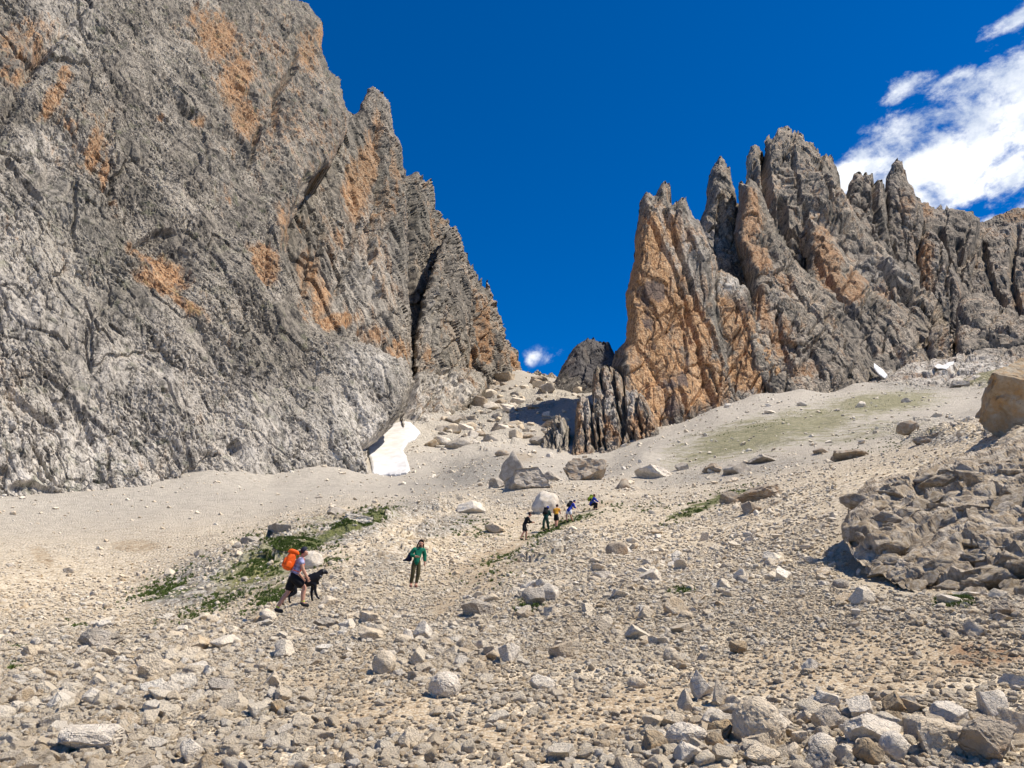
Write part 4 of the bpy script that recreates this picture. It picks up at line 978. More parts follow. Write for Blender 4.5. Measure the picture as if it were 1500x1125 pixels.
def boulder(px, py, wpx, hpx, tone, label, seed, shape='block', planes=6, rough=.16, deep=1.0, sink=.2, rz=None, group=None, sub=5, name='boulder', cat='boulder'):
    p = hit(px, py)[0]
    dep_ = to_px(p)[2]
    W_ = wpx * dep_ / F; H_ = hpx * dep_ / F * 1.05
    rg = np.random.default_rng(seed)
    if shape == 'peak':
        v, f = rock_shape(seed, sub, planes, rough, lo=.45, hi=.8)
        k = np.clip((v[:, 2] + .3) / 1.1, 0, 1); v[:, 0] *= 1 - .36 * k; v[:, 1] *= 1 - .3 * k
    elif shape == 'round':
        v, f = rock_shape(seed, sub, planes, rough, lo=.75, hi=.95)
    elif shape == 'slab':
        v, f = rock_shape(seed, sub, planes, rough, lo=.5, hi=.85)
        v[:, 2] -= .25 * v[:, 0]
    else:
        v, f = rock_shape(seed, sub, planes, rough, lo=.5, hi=.84)
    v = v - (v.max(0) + v.min(0)) / 2
    ext = v.max(0) - v.min(0)
    v = v / ext
    zfull = H_ / (1 - sink)
    v = v * np.array([W_, W_ * .8 * deep, zfull])
    v[:, 2] += zfull / 2 - sink * zfull
    me = grid_mesh(name, v, f, smooth=False if sub < 5 else True)
    if sub >= 5:
        me.polygons.foreach_set('use_smooth', np.zeros(len(f), bool))
    me.materials.append(BM[tone])
    o = bpy.data.objects.new(name, me); COL.objects.link(o)
    o.location = (p[0] * 1.0, p[1] + W_ * .3 * deep, 0)
    o.location.z = float(H(np.array([o.location.x]), np.array([p[1] + W_ * .05]))[0])
    if rz: o.rotation_euler.z = math.radians(rz)
    o['label'] = label; o['category'] = cat
    if group: o['group'] = group
    return o
BL = [
 (752,702,44,50,'grey','pointed grey boulder rising behind the big brown block up the trail','peak'),
 (772,720,70,31,'grey','big brown block in front of the pointed boulder up the trail','block'),
 (728,716,26,16,'grey','small grey rock left of the big brown block up the trail','block'),
 (858,706,66,33,'brown','broad brown boulder with a rounded back right of the big block','block'),
 (812,702,40,16,'grey','low grey rock against the left end of the broad brown boulder','slab'),
 (800,753,42,34,'white','smooth pale boulder standing behind the three walkers','round'),
 (453,831,35,26,'white','round pale boulder in the grass beside the man with the orange backpack','round'),
 (132,949,66,28,'grey','dark grey boulder alone at the left where rubble meets the fine scree','block'),
 (965,703,64,19,'white','flat white slab at the left foot of the grassy knoll','slab'),
 (913,720,22,16,'brown','small brown pyramid rock right of the broad brown boulder','peak'),
 (1000,694,22,12,'grey','grey rock at the right end of the flat white slab','block'),
 (1046,694,30,16,'brown','brown wedge rock at the left end of the rock band under the knoll','peak'),
 (1082,690,44,18,'grey','grey rock in the middle of the rock band under the knoll','block'),
 (1128,676,58,15,'grey','long grey rock at the right end of the rock band under the knoll','slab'),
 (1208,665,26,10,'brown','small brown rock on the knoll side above the scree','slab'),
 (1256,670,62,14,'brown','low brown rock hump on the scree left of the outcrop','slab'),
 (1340,638,34,16,'brown','brown rock at the left end of the dark slab above the outcrop','block'),
 (1382,636,66,27,'brown','dark brown slab above the outcrop near the overhanging boulder','block'),
 (1556,633,176,128,'ochre','huge ochre boulder with an undercut base at the right edge','block'),
 (690,753,44,19,'white','white rock with a dark foot left of the walkers up the trail','block'),
 (668,742,20,10,'grey','small grey rock left of the white rock with the dark foot','block'),
 (1121,737,72,25,'brown','broad brown rock crowning the grass strip right of the walkers','block'),
 (1075,738,34,18,'brown','brown rock at the left end of the rocks by the grass strip','block'),
 (1104,757,30,18,'brown','brown rock below the broad one by the grass strip','peak'),
 (1119,1087,80,64,'cream','large pitted cream boulder standing out at the bottom right','round'),
 (1010,1097,62,32,'white','whitish rounded boulder left of the large pitted one','round'),
 (1120,1122,58,30,'cream','cream boulder at the bottom edge below the large pitted one','block'),
 (1208,1122,54,42,'grey','bluish grey boulder at the bottom edge','block'),
 (1296,1098,88,44,'white','long whitish block with an overhanging brown foot at the bottom right','slab'),
 (1318,1112,44,38,'white','pale egg shaped boulder leaning on the long whitish block','round'),
 (1388,1108,74,46,'cream','cream block with a sharp ridge at the bottom right','block'),
 (1466,1118,86,62,'brown','dark brown fissured boulder in the bottom right corner','block'),
 (1032,1030,34,40,'white','upright white stone in the cluster left of the pitted boulder','peak'),
 (1056,1036,24,36,'cream','narrow cream stone right of the upright white one','peak'),
 (1006,1040,24,32,'cream','cream stone at the left end of the upright cluster','block'),
 (1078,1038,26,18,'cream','brownish wedge stone at the right end of the upright cluster','slab'),
 (560,996,36,32,'cream','tan rounded boulder beside the bare soil patch at bottom left of centre','round'),
 (650,1024,50,34,'white','white pitted boulder low in the middle of the scree','round'),
 (596,1098,38,30,'cream','tan blocky boulder alone near the bottom edge','block'),
 (618,944,30,27,'white','pale split block above the tan rounded boulder','block'),
 (597,949,20,20,'white','small white stone touching the pale split block','peak'),
 (540,943,44,20,'cream','flat cream boulder left of the pale split block','slab'),
 (746,977,34,28,'white','white boulder in the rusty gravel in the middle','block'),
 (796,1010,42,24,'white','white oblong stone at the edge of the smooth gravel','slab'),
 (1190,990,26,18,'white','white stone alone on the brown slope at the right','block'),
 (985,973,24,22,'cream','cream stone at the right end of the smooth gravel','round'),
 (935,1010,30,16,'cream','flattish cream stone on the smooth gravel','round'),
 (1085,958,28,18,'ochre','ochre faced stone on the scree below the grass tuft','block'),
 (700,905,52,24,'grey','grey ledge rock beside the trail below the green clad woman','block'),
 (782,893,36,26,'grey','dark cleft rock with a green tuft in the middle of the scree','block'),
 (806,886,32,24,'white','pale rock leaning on the dark cleft rock','block'),
 (905,815,34,20,'brown','brown smooth boulder right of the grassy bank','round'),
 (884,851,36,12,'white','white flat stone below the brown smooth boulder','slab'),
 (955,855,36,18,'white','white block above the green tuft right of centre','block'),
 (1236,866,24,13,'grey','grey rock below the left end of the outcrop','round'),
 (1262,842,12,10,'white','small white stone under the left end of the outcrop','block'),
 (1440,874,74,14,'white','low white slab in front of the outcrop at the right','slab'),
 (1400,890,40,14,'white','white slab next to the bright green tuft','slab'),
 (1482,905,50,22,'brown','brown slab below the low white slabs at the right edge','slab'),
 (404,790,42,21,'grey','grey boulder on the crest of the grassy mound','block'),
 (366,806,36,17,'grey','grey boulder left of the highest one on the grassy mound','block'),
 (492,752,32,14,'grey','grey rock at the top of the grassy mound','block'),
 (520,770,50,16,'white','pale rock ledge in the grass near the top of the mound','slab'),
 (344,812,16,10,'grey','small grey rock at the left end of the mound crest','block'),
 (289,823,15,11,'grey','lone grey rock on the fine scree left of the mound','block'),
 (98,837,16,7,'grey','lone grey rock on the fine scree at the far left','block'),
 (260,846,12,7,'grey','small grey rock on the fine scree above the mound foot','block'),
 (216,942,34,11,'grey','flat grey rock right of the dark grey boulder','slab'),
 (12,834,14,6,'white','small white rock on the fine scree at the left edge','block'),
 (222,1000,50,28,'cream','big cream stone with a brown face in the rubble at the left','block'),
 (318,1022,38,20,'grey','bluish grey stone in the rubble left of the soil patch','block'),
 (275,1106,32,32,'white','white blocky stone at the bottom left','block'),
 (120,1104,90,36,'white','long pale slab of rock at the bottom left corner','slab'),
 (395,1008,26,22,'cream','cream stone at the left end of the soil patch','block'),
 (400,1048,34,18,'ochre','brown flat stone below the soil patch','slab'),
 (475,925,40,16,'grey','grey rock just below the dog','block'),
 (672,655,44,17,'grey','grey rounded rock on the fine scree right of the snow','round'),
 (632,655,22,12,'ochre','ochre rock at the right end of the snow patch','block'),
 (652,632,30,13,'grey','grey rock above the right end of the snow patch','block'),
 (700,600,34,19,'brown','boulder with a dark side and pale side below the notch','block'),
 (718,603,26,13,'white','pale wedge touching the dark sided boulder below the notch','peak'),
 (738,560,46,18,'brown','dark rock step just left of the notch','block'),
 (727,547,20,13,'grey','rounded grey rock at the foot of the thin needle','round'),
 (744,546,14,10,'grey','second rounded rock at the foot of the thin needle','round'),
 (715,573,26,14,'grey','grey rock below the dark rock step near the notch','block'),
 (757,594,26,14,'white','pale rock in the middle of the slope below the notch','block'),
 (730,612,18,10,'grey','grey rock in the rubble below the pale one','block'),
 (733,630,30,14,'grey','grey rock at the tip of the shaded slope','block'),
 (692,645,18,12,'white','pale rock below the shaded slope','block'),
 (735,668,22,10,'brown','brown rock on the smooth scree above the pointed boulder','round'),
 (773,643,20,8,'brown','brown rock on the lip of the smooth scree','block'),
 (806,672,13,9,'white','small white rock below the pinnacles','peak'),
 (790,563,30,13,'brown','dark rock on the notch crest below the domed crag','block'),
 (1262,595,16,10,'white','white block on top of the grassy knoll','block'),
 (1130,604,16,6,'white','small white stone high on the grassy knoll','slab'),
 (1176,592,16,6,'white','small flat white stone near the top of the knoll','slab'),
 (1034,642,9,5,'white','tiny white stone on the left flank of the knoll','block'),
 (1410,570,24,10,'grey','grey rock on the slope between the knoll and the right wall','block'),
 (1330,592,16,7,'grey','small grey rock right of the knoll top','block'),
]
for k, (a, b_, c_, d_, tn, lb, sh) in enumerate(BL):
    small_ = c_ < 24
    boulder(a, b_, c_, d_, tn, lb, 900 + k * 7, sh, sub=3 if small_ else (4 if c_ < 50 else 5), rough=.17 if tn != 'brown' else .22)
# the heap of pale boulders along the bottom right, and a looser one at the bottom left
rg = np.random.default_rng(91)
heap = []
for k in range(900):
    if len(heap) >= 46: break
    a, b_ = (rg.uniform(960, 1500), rg.uniform(1050, 1124)) if len(heap) < 34 else (rg.uniform(10, 430), rg.uniform(965, 1120))
    w_ = rg.uniform(24, 58) * (1 if len(heap) < 34 else .8)
    if any(abs(a - h[0]) < (w_ + h[2]) * .42 and abs(b_ - h[1]) < 17 for h in heap + [(q[0], q[1], q[2]) for q in BL]): continue
    heap.append((a, b_, w_))
for k, (a, b_, w_) in enumerate(heap):
    tn = ('white', 'cream', 'white', 'cream', 'ochre')[k % 5]
    boulder(a, b_, w_, w_ * rg.uniform(.5, .8), tn, stone_label(a, b_ - 14, 48 if w_ < 42 else 60, .8 if tn == 'white' else .5, 1 if tn == 'ochre' else 0, None, 'boulder'), 5000 + k, ('block', 'round', 'block', 'slab')[k % 4], planes=5, sub=4, rough=.15, rz=rg.uniform(-60, 60), group='pale boulders heaped at the bottom of the slope')
# a rubble of mid-sized blocks on the slope under the notch
rg = np.random.default_rng(5)
ANR = [(575,655,'large snow patch'),(738,556,'dark rock step by the notch'),(700,592,'boulder with dark and pale sides'),(757,590,'pale rock on the slope below the notch'),(733,626,'grey rock at the tip of the shaded slope'),(665,627,'grey rock above the snow'),(672,650,'grey rounded rock right of the snow'),(820,640,'leftmost pinnacle'),(773,640,'brown rock on the lip of the smooth scree'),(790,560,'dark rock on the notch crest'),(640,600,'pale slabs'),(715,568,'grey rock below the dark step'),(740,690,'pointed boulder')]
cnt = 0
while cnt < 125:
    u, v_ = rg.uniform(0, 1), rg.uniform(0, 1)
    a = 640 + 190 * u + 30 * v_; b_ = 556 + 104 * (1 - v_) - 10 * u
    if 560 > b_ or (a < 690 and b_ < 605) : continue
    s_ = 5 + 13 * rg.random() ** 2
    boulder(a, b_, s_ * 1.6, s_ * .8, ['grey', 'white', 'cream', 'brown'][cnt % 4], stone_label(a, b_, s_ * 4, (.2, .8, .5, .2)[cnt % 4], (0, 0, 0, 1)[cnt % 4], ANR, 'block'), 3000 + cnt, ['block', 'slab'][cnt % 2], sub=3, group='blocks in the rubble below the notch', name='rubble_block', cat='rock')
    cnt += 1
print('boulders', time.time() - T0)

# the fissured outcrop
M_out = bouldermat('fissured outcrop', (.56, .475, .36), (.30, .235, .16), (.06, .045, .03), (.32, .22, .11), .5, 2.4)  # darkest tone puts shade of the crevices into the colour
OUT_TOP = None
rock_out = body('rock_outcrop', [(1560,632),(1500,640),(1470,652),(1440,660),(1410,668),(1385,676),(1360,682),(1335,692),(1305,697),(1280,701),(1262,712),(1248,726),(1240,745),(1238,765),(1233,780),(1240,800)],
     [(1262,818),(1290,835),(1318,858),(1360,872),(1410,872),(1450,888),(1500,905),(1570,930)],
     [(1240,795,18.3),(1400,868,14.6),(1450,665,20.6)], M_out, seed=80, step=1.15, rw=30, rd=1.2, jag=2.2, thick=3.0, grain=0, big=14, mid=2.0, small=1.0, dome=3, slab=110, slabh=5, joints=0, rib=0, cell=34, cell2=11, stretch=.8,
     cracks=[([(1250,790),(1300,770),(1350,735),(1400,720)],9,22),([(1300,820),(1340,790),(1400,760),(1450,745)],8,18),([(1290,740),(1340,715),(1400,700),(1460,690)],7,14),([(1420,800),(1440,830),(1460,870)],10,22),([(1340,700),(1350,720),(1345,745)],6,12),([(1460,720),(1500,740)],6,12)],
     dents=[(1385,858,60,22,0,34),(1470,850,40,24,0,30),(1265,810,26,16,0,16)],
     label='dark lumpy outcrop of fissured rock at the right side of the slope', category='rock outcrop')

rg = np.random.default_rng(23)
knobs = []
for k in range(10):
    r2 = np.random.default_rng(700 + k)
    v, f = rock_shape(720 + k, 4, 6, .22, (1, r2.uniform(.75, .95), r2.uniform(.6, .8)), .45, .82)
    v = v + (v / np.linalg.norm(v, axis=1)[:, None]) * (.05 * facets(v * 9, 740 + k, .9) + .02 * fbm(v * 22, 2, k))[:, None]
    me = grid_mesh('block', v, f, smooth=False); me.materials.append(M_out); knobs.append(me)
opoly = [(1560,632),(1500,642),(1470,655),(1440,664),(1410,672),(1385,680),(1360,686),(1335,697),(1305,702),(1280,706),(1264,716),(1250,730),(1243,748),(1241,780),(1248,806),(1266,818),(1292,834),(1320,852),(1360,862),(1410,864),(1450,876),(1500,892),(1570,910)]
op = []
for (a, b, Y) in [(1240,795,18.3),(1400,868,14.6),(1450,665,20.6)]:
    r = ray(a, b); op.append(r / r[1] * Y)
on = np.cross(op[1] - op[0], op[2] - op[0]); on /= np.linalg.norm(on)
if on[1] > 0: on = -on
nk = 0
for row, yy in enumerate(np.arange(640, 905, 16)):
    for xx in np.arange(1238, 1540, 28):
        a = xx + (15 if row % 2 else 0) + rg.uniform(-8, 8); b_ = yy + rg.uniform(-6, 6)
        if not inside(np.array([a]), np.array([b_]), opoly)[0]:
            continue
        r = ray(a, b_); t_ = (on @ op[0]) / (r @ on); pp = r * t_
        sz = rg.uniform(14, 32) * to_px(pp)[2] / F
        o = link('block', knobs[int(rg.integers(0, 10))], None, rock_out)
        o.location = pp - on * sz * rg.uniform(.15, .75)
        o.rotation_euler = (rg.normal(.45, .22), rg.normal(-.3, .22), rg.uniform(-.9, .5) + (math.pi if rg.random() < .5 else 0))
        o.scale = (sz * rg.uniform(1.0, 1.6), sz, sz * rg.uniform(.7, 1.05))
        nk += 1
print('outcrop blocks', nk)

# ------------------------------------------------------------------ snow
def snow(poly, label, seed, lift=.35, mat=None):
    poly = roughen(poly + [poly[0]], .8, seed, 3.0)
    x0, y0 = poly.min(0); x1, y1 = poly.max(0)
    st = 1.2 if x1 - x0 > 40 else .7
    gx = np.arange(x0 - st, x1 + st, st); gy = np.arange(y0 - st, y1 + st, st)
    PX, PY = np.meshgrid(gx, gy, indexing='ij')
    ins = inside(PX, PY, poly)
    keep = ins[:-1, :-1] & ins[1:, :-1] & ins[1:, 1:] & ins[:-1, 1:]
    use = np.zeros(ins.shape, bool)
    use[:-1, :-1] |= keep; use[1:, :-1] |= keep; use[1:, 1:] |= keep; use[:-1, 1:] |= keep
    idx = -np.ones(ins.shape, int); idx[use] = np.arange(use.sum())
    p = hit(PX[use], PY[use])
    dd = seg_dist(PX[use], PY[use], poly)
    sc = p[:, 1] / 170
    p[:, 2] = H(p[:, 0], p[:, 1]) + lift * sc * np.clip(dd / 4, 0, 1) ** .5 + .25 * sc * perlin(p / 9, seed) - .1
    I, J = np.nonzero(keep)
    q = np.stack([idx[I, J], idx[I, J + 1], idx[I + 1, J + 1], idx[I + 1, J]], -1)
    me = grid_mesh('snow_patch', p, q)
    o = link('snow_patch', me, mat, label=label, category='snow patch')
    md = o.modifiers.new('thickness', 'SOLIDIFY'); md.thickness = 1.2 * float(sc.mean()); md.offset = -1
    return o
M_snow = simple('old snow', (.70, .685, .66), .6, scale=.5, col2=(.60, .57, .52))
snow([(533,640),(541,645),(552,638),(566,628),(580,621),(592,618),(602,620),(612,630),(618,636),(608,644),(597,652),(592,662),(598,676),(602,686),(596,692),(580,694),(560,692),(545,690),(540,672),(536,658)], 'large dirty white snow patch at the foot of the left cliff', 1, .8, M_snow)
for tp, pl, lb, sd_ in (
  ([(1150,575),(1146,540),(1143,532),(1149,536),(1156,549),(1164,556),(1172,560),(1178,566),(1180,578)], [(1150,565,206),(1175,565,206),(1155,545,211)], 'small snow patch behind the knoll beside the orange buttress', 2),
  ([(1280,531),(1286,537),(1294,542),(1300,550),(1296,555),(1287,550),(1280,541)], [(1282,550,217),(1298,550,217),(1288,535,224)], 'narrow snow tongue in the cleft at the foot of the right wall', 3),
  ([(1368,536),(1374,532),(1381,535),(1388,531),(1398,529),(1396,535),(1386,541),(1374,540)], [(1370,540,218),(1398,540,218),(1384,530,224)], 'small snow patch among the pale slabs low on the right', 4)):
    body('snow_patch', tp, [tp[0]], pl, M_snow, seed=sd_, step=.7, rw=3, rd=1.5, jag=.4, thick=2, amp=.12, label=lb, category='snow patch')

# ------------------------------------------------------------------ grass
tc_ = bpy.data.collections.new('tuft shapes')
M_grass = simple('alpine grass', (.06, .105, .018), .7, scale=6, col2=(.12, .15, .035))
M_dry = simple('dry grass', (.20, .20, .07), .8, scale=6, col2=(.30, .27, .12))
for k in range(5):
    rg = np.random.default_rng(70 + k); V = []; Fc = []
    for b in range(26):
        a = rg.uniform(0, 6.28); r0 = rg.uniform(0, .5); bx, by = r0 * math.cos(a), r0 * math.sin(a)
        a2 = rg.uniform(0, 6.28); ln = rg.uniform(.5, 1.0); wd = rg.uniform(.04, .09); lean = rg.uniform(.1, .7)
        dx, dy = math.cos(a2), math.sin(a2); n0 = len(V)
        V += [(bx - dy * wd, by + dx * wd, -.1), (bx + dy * wd, by - dx * wd, -.1), (bx + dx * lean * .4 + dy * wd * .8, by + dy * lean * .4 - dx * wd * .8, ln * .6), (bx + dx * lean * .4 - dy * wd * .8, by + dy * lean * .4 + dx * wd * .8, ln * .6), (bx + dx * lean, by + dy * lean, ln)]
        Fc += [(n0, n0 + 1, n0 + 2, n0 + 3), (n0 + 3, n0 + 2, n0 + 4)]
    me = bpy.data.meshes.new('tuft_shape'); me.from_pydata(V, [], Fc); me.materials.append(M_grass)
    o = bpy.data.objects.new('tuft_shape', me); tc_.objects.link(o)
rg = np.random.default_rng(17)
def grass_points(L, npx, thr, key, rmax=400):
    out = []
    for (cx, cy, rx, ry, ang, s) in L:
        if s <= 0: continue
        m = int(npx * rx * ry * s)
        a = math.radians(ang)
        u = rg.normal(0, .55, (m, 2)); X = u[:, 0] * rx; Y = u[:, 1] * ry
        out.append(np.stack([cx + X * math.cos(a) + Y * math.sin(a), cy - X * math.sin(a) + Y * math.cos(a)], -1))
    q = np.concatenate(out); q = q[(q[:, 0] > -30) & (q[:, 0] < 1530) & (q[:, 1] < 1120)]
    p = hit(q[:, 0], q[:, 1])
    nz = perlin(p / .9, 5) + .8 * perlin(p / 3.2, 6)
    p = p[nz > thr]
    p[:, 2] = H(p[:, 0], p[:, 1])
    return p
gp = grass_points([g for g in GREEN], .95, .02, 'green')
sc_ = rg.uniform(.05, .12, len(gp)) * np.clip(.6 + gp[:, 1] / 60, .6, 1.6)
gn_scatter('grass', gp, np.stack([rg.normal(0, .15, len(gp)), rg.normal(0, .15, len(gp)), rg.uniform(0, 6.28, len(gp))], -1), sc_, rg.integers(0, 5, len(gp)), tc_, {}, kind='stuff', label='bright green alpine grass growing between the stones')
print('grass', len(gp), time.time() - T0)
# ------------------------------------------------------------------ people and the dog
def skinmesh(name, joints, edges, sub=2, root=0):
    """one continuous surface grown round a skeleton: joints = [(x, y, z, radius or (rx, ry))]"""
    me = bpy.data.meshes.new(name)
    me.from_pydata([j[:3] for j in joints], edges, [])
    o = bpy.data.objects.new(name, me); COL.objects.link(o)
    sk = o.modifiers.new('skin', 'SKIN')
    sk.use_smooth_shade = True
    sk.branch_smoothing = .6
    lay = me.skin_vertices[0].data if me.skin_vertices else None
    if lay is None:
        bpy.context.view_layer.objects.active = o
        me.attributes  # touch
    for i, j in enumerate(joints):
        r = j[3]
        r = r if isinstance(r, tuple) else (r, r)
        k_ = 1.13 if max(r) > .025 else 1.0
        me.skin_vertices[0].data[i].radius = (r[0] * k_, r[1] * k_)
        me.skin_vertices[0].data[i].use_root = (i == root)
    ss = o.modifiers.new('sub', 'SUBSURF'); ss.levels = sub; ss.render_levels = sub
    dg = bpy.context.evaluated_depsgraph_get(); dg.update()
    nm = bpy.data.meshes.new_from_object(o.evaluated_get(dg))
    bpy.data.objects.remove(o); bpy.data.meshes.remove(me)
    nm.name = name
    nm.polygons.foreach_set('use_smooth', np.ones(len(nm.polygons), bool))
    nm.materials.clear()
    return nm
def ball(name, c, r, mat, parent, sub=3, rot=0.0, cut=None):
    v, f = ICO[sub]
    v = v * np.array(r)
    if cut:
        v = cut(v)
    if rot:
        ca, sa = math.cos(rot), math.sin(rot)
        v = np.stack([v[:, 0], v[:, 1] * ca - v[:, 2] * sa, v[:, 1] * sa + v[:, 2] * ca], -1)
    me = grid_mesh(name, v + np.array(c), f)
    return link(name, me, mat, parent)
CM = {}
def cloth(name, col, rough=.85, col2=None):
    if name not in CM:
        CM[name] = simple(name, col, rough, scale=9, col2=col2 or tuple(x * .72 for x in col))
    return CM[name]
SKIN = cloth('skin', (.50, .27, .18), .55, (.44, .23, .15))
def V3(*a): return np.array(a, float)
def person(name_label, px, py, face, pose, wear, hair, group=None, height=1.75, fingers=True, headtilt=(0, 0), tiny=False, yaw_px=None, sink=0.0):
    """pose: joints in metres for a 1.75 m figure facing +Y (x to its right side), feet at z = 0"""
    J = dict(hip=V3(0, 0, .93), waist=V3(0, 0, 1.08), chest=V3(0, 0, 1.30), neck=V3(0, .0, 1.47), head=V3(0, .015, 1.60),
             shl=V3(-.175, 0, 1.41), shr=V3(.175, 0, 1.41), ell=V3(-.22, -.02, 1.13), elr=V3(.22, -.02, 1.13), wrl=V3(-.23, .06, .88), wrr=V3(.23, .06, .88),
             knl=V3(-.10, .02, .50), knr=V3(.10, .02, .50), anl=V3(-.10, -.02, .09), anr=V3(.10, -.02, .09))
    for k, v in pose.items():
        J[k] = V3(*v)
    s = height / 1.75
    hp = hit(px, py)[0]
    root = bpy.data.objects.new('person', None); COL.objects.link(root)
    root.empty_display_size = .3
    zg = float(H(np.array([hp[0]]), np.array([hp[1]]))[0])
    root.location = (hp[0], hp[1], zg - sink)
    root.rotation_euler.z = math.atan2(face[1], face[0]) - math.pi / 2
    root.scale = (s, s, s)
    root['label'] = name_label; root['category'] = 'person'
    if group: root['group'] = group
    def jt(k, r): return (*J[k], r)
    hl = V3(J['hip'][0] - .085, J['hip'][1], J['hip'][2] - .03); hr = V3(J['hip'][0] + .085, J['hip'][1], J['hip'][2] - .03)
    tl = J.get('tol', J['anl'] + V3(0, .15, -.05)); tr = J.get('tor', J['anr'] + V3(0, .15, -.05))
    up = J['head'] - J['neck']; up = up / np.linalg.norm(up)
    crown = J['head'] + up * .07
    js = [jt('hip', (.13, .10)), jt('waist', (.125, .09)), jt('chest', (.155, .10)), jt('neck', .055), (*J['head'], (.078, .09)), (*crown, (.068, .08)),
          jt('shl', .062), jt('ell', .045), jt('wrl', .032), jt('shr', .062), jt('elr', .045), jt('wrr', .032),
          (*hl, .092), jt('knl', .058), jt('anl', .042), (*tl, .036), (*hr, .092), jt('knr', .058), jt('anr', .042), (*tr, .036)]
    cfl = J['knl'] + (J['anl'] - J['knl']) * .35 + V3(0, -.02, 0); cfr = J['knr'] + (J['anr'] - J['knr']) * .35 + V3(0, -.02, 0)
    js += [(*cfl, .058), (*cfr, .058)]
    fwd0 = V3(0, 1, 0) - up * up[1]; fwd0 /= np.linalg.norm(fwd0)
    js += [(*(J['head'] - up * .05 + fwd0 * .03), (.056, .058))]
    eds = [(0, 1), (1, 2), (2, 3), (3, 22), (22, 4), (4, 5), (2, 6), (6, 7), (7, 8), (2, 9), (9, 10), (10, 11), (0, 12), (12, 13), (13, 20), (20, 14), (14, 15), (0, 16), (16, 17), (17, 21), (21, 18), (18, 19)]
    if fingers:
        for (w_, e_, wi, sg) in (('wrl', 'ell', 8, 1), ('wrr', 'elr', 11, -1)):
            a = J[w_] - J[e_]; a /= np.linalg.norm(a)
            side = np.cross(a, V3(1, 0, 0)); side /= max(np.linalg.norm(side), 1e-6)
            pn = np.cross(side, a)
            palm = J[w_] + a * .06
            js.append((*palm, (.032, .018))); pi = len(js) - 1; eds.append((wi, pi))
            for q, ln in enumerate((.062, .072, .068, .052)):
                off = side * (q - 1.5) * .019
                k1 = palm + a * (.035 + ln * .4) + off; k2 = palm + a * (.03 + ln * .85) + off - pn * .018 * sg
                js.append((*k1, .0092)); js.append((*k2, .008)); eds += [(pi, len(js) - 2), (len(js) - 2, len(js) - 1)]
            t1 = palm - a * .015 - side * .04; t2 = palm + a * .022 - side * .052
            js.append((*t1, .011)); js.append((*t2, .0095)); eds += [(pi, len(js) - 2), (len(js) - 2, len(js) - 1)]
    body_ = link('body', skinmesh('body', js, eds, 2 if not tiny else 1), SKIN, root)
    # face
    fwd = V3(0, 1, 0) - up * up[1]; fwd /= np.linalg.norm(fwd)
    if headtilt[0] or headtilt[1]:
        fwd = fwd * math.cos(headtilt[0]) + np.cross(up, fwd) * math.sin(headtilt[0])
    side = np.cross(fwd, up)
    if not tiny:
        hc = J['head'] + up * .02
        ball('nose', hc + fwd * .095 - up * .02, (.013, .016, .022), SKIN, root, 2)
        for sg in (-1, 1):
            ball('eye', hc + fwd * .082 + side * .032 * sg + up * .012, (.011, .008, .007), cloth('eye', (.03, .02, .02), .3), root, 2)
            ball('ear', hc + side * .082 * sg - fwd * .0, (.010, .02, .03), SKIN, root, 2)
        ball('mouth', hc + fwd * .085 - up * .058, (.022, .008, .007), cloth('lips', (.35, .10, .09), .5), root, 2)
    # hair or hood
    hk, hcol = hair
    hm = cloth('hair ' + hk + str(hcol), hcol, .7)
    hc = J['head'] + up * .045 - fwd * .018
    ball('hair' if hk not in ('hood', 'cap') else hk, hc, (.098, .112, .112), hm, root, 3, cut=lambda v: np.stack([v[:, 0], np.minimum(v[:, 1], .06 - .9 * np.clip(-v[:, 2] + .045, 0, .1)), np.maximum(v[:, 2], -.085)], -1))
    if hk == 'long':
        a = J['head'] - fwd * .07; b = J['neck'] - fwd * .09 + V3(0, 0, -.02); c = J['chest'] - fwd * .12 + V3(0, 0, -.02)
        m_ = skinmesh('hair_length', [(*(a + up * .02), .055), (*(a - fwd * .01), .062), (*(b - fwd * .02), .055), (*c, .04)], [(0, 1), (1, 2), (2, 3)], 2)
        link('hair_length', m_, hm, root)
        for sg in (-1, 1):
            m_ = skinmesh('hair_strand', [(*(J['head'] + up * .05 + side * .09 * sg - fwd * .04), .022), (*(J['neck'] + side * .115 * sg - fwd * .03), .026), (*(J['chest'] + side * .13 * sg + fwd * .10), .018)], [(0, 1), (1, 2)], 2)
            link('hair_strand', m_, hm, root)
    if hk == 'bun':
        ball('hair_bun', hc - fwd * .11 + up * .04, (.04, .04, .04), hm, root, 2)
    if hk == 'cap':
        ball('cap_brim', hc + fwd * .12 + up * .01, (.06, .06, .012), hm, root, 2)
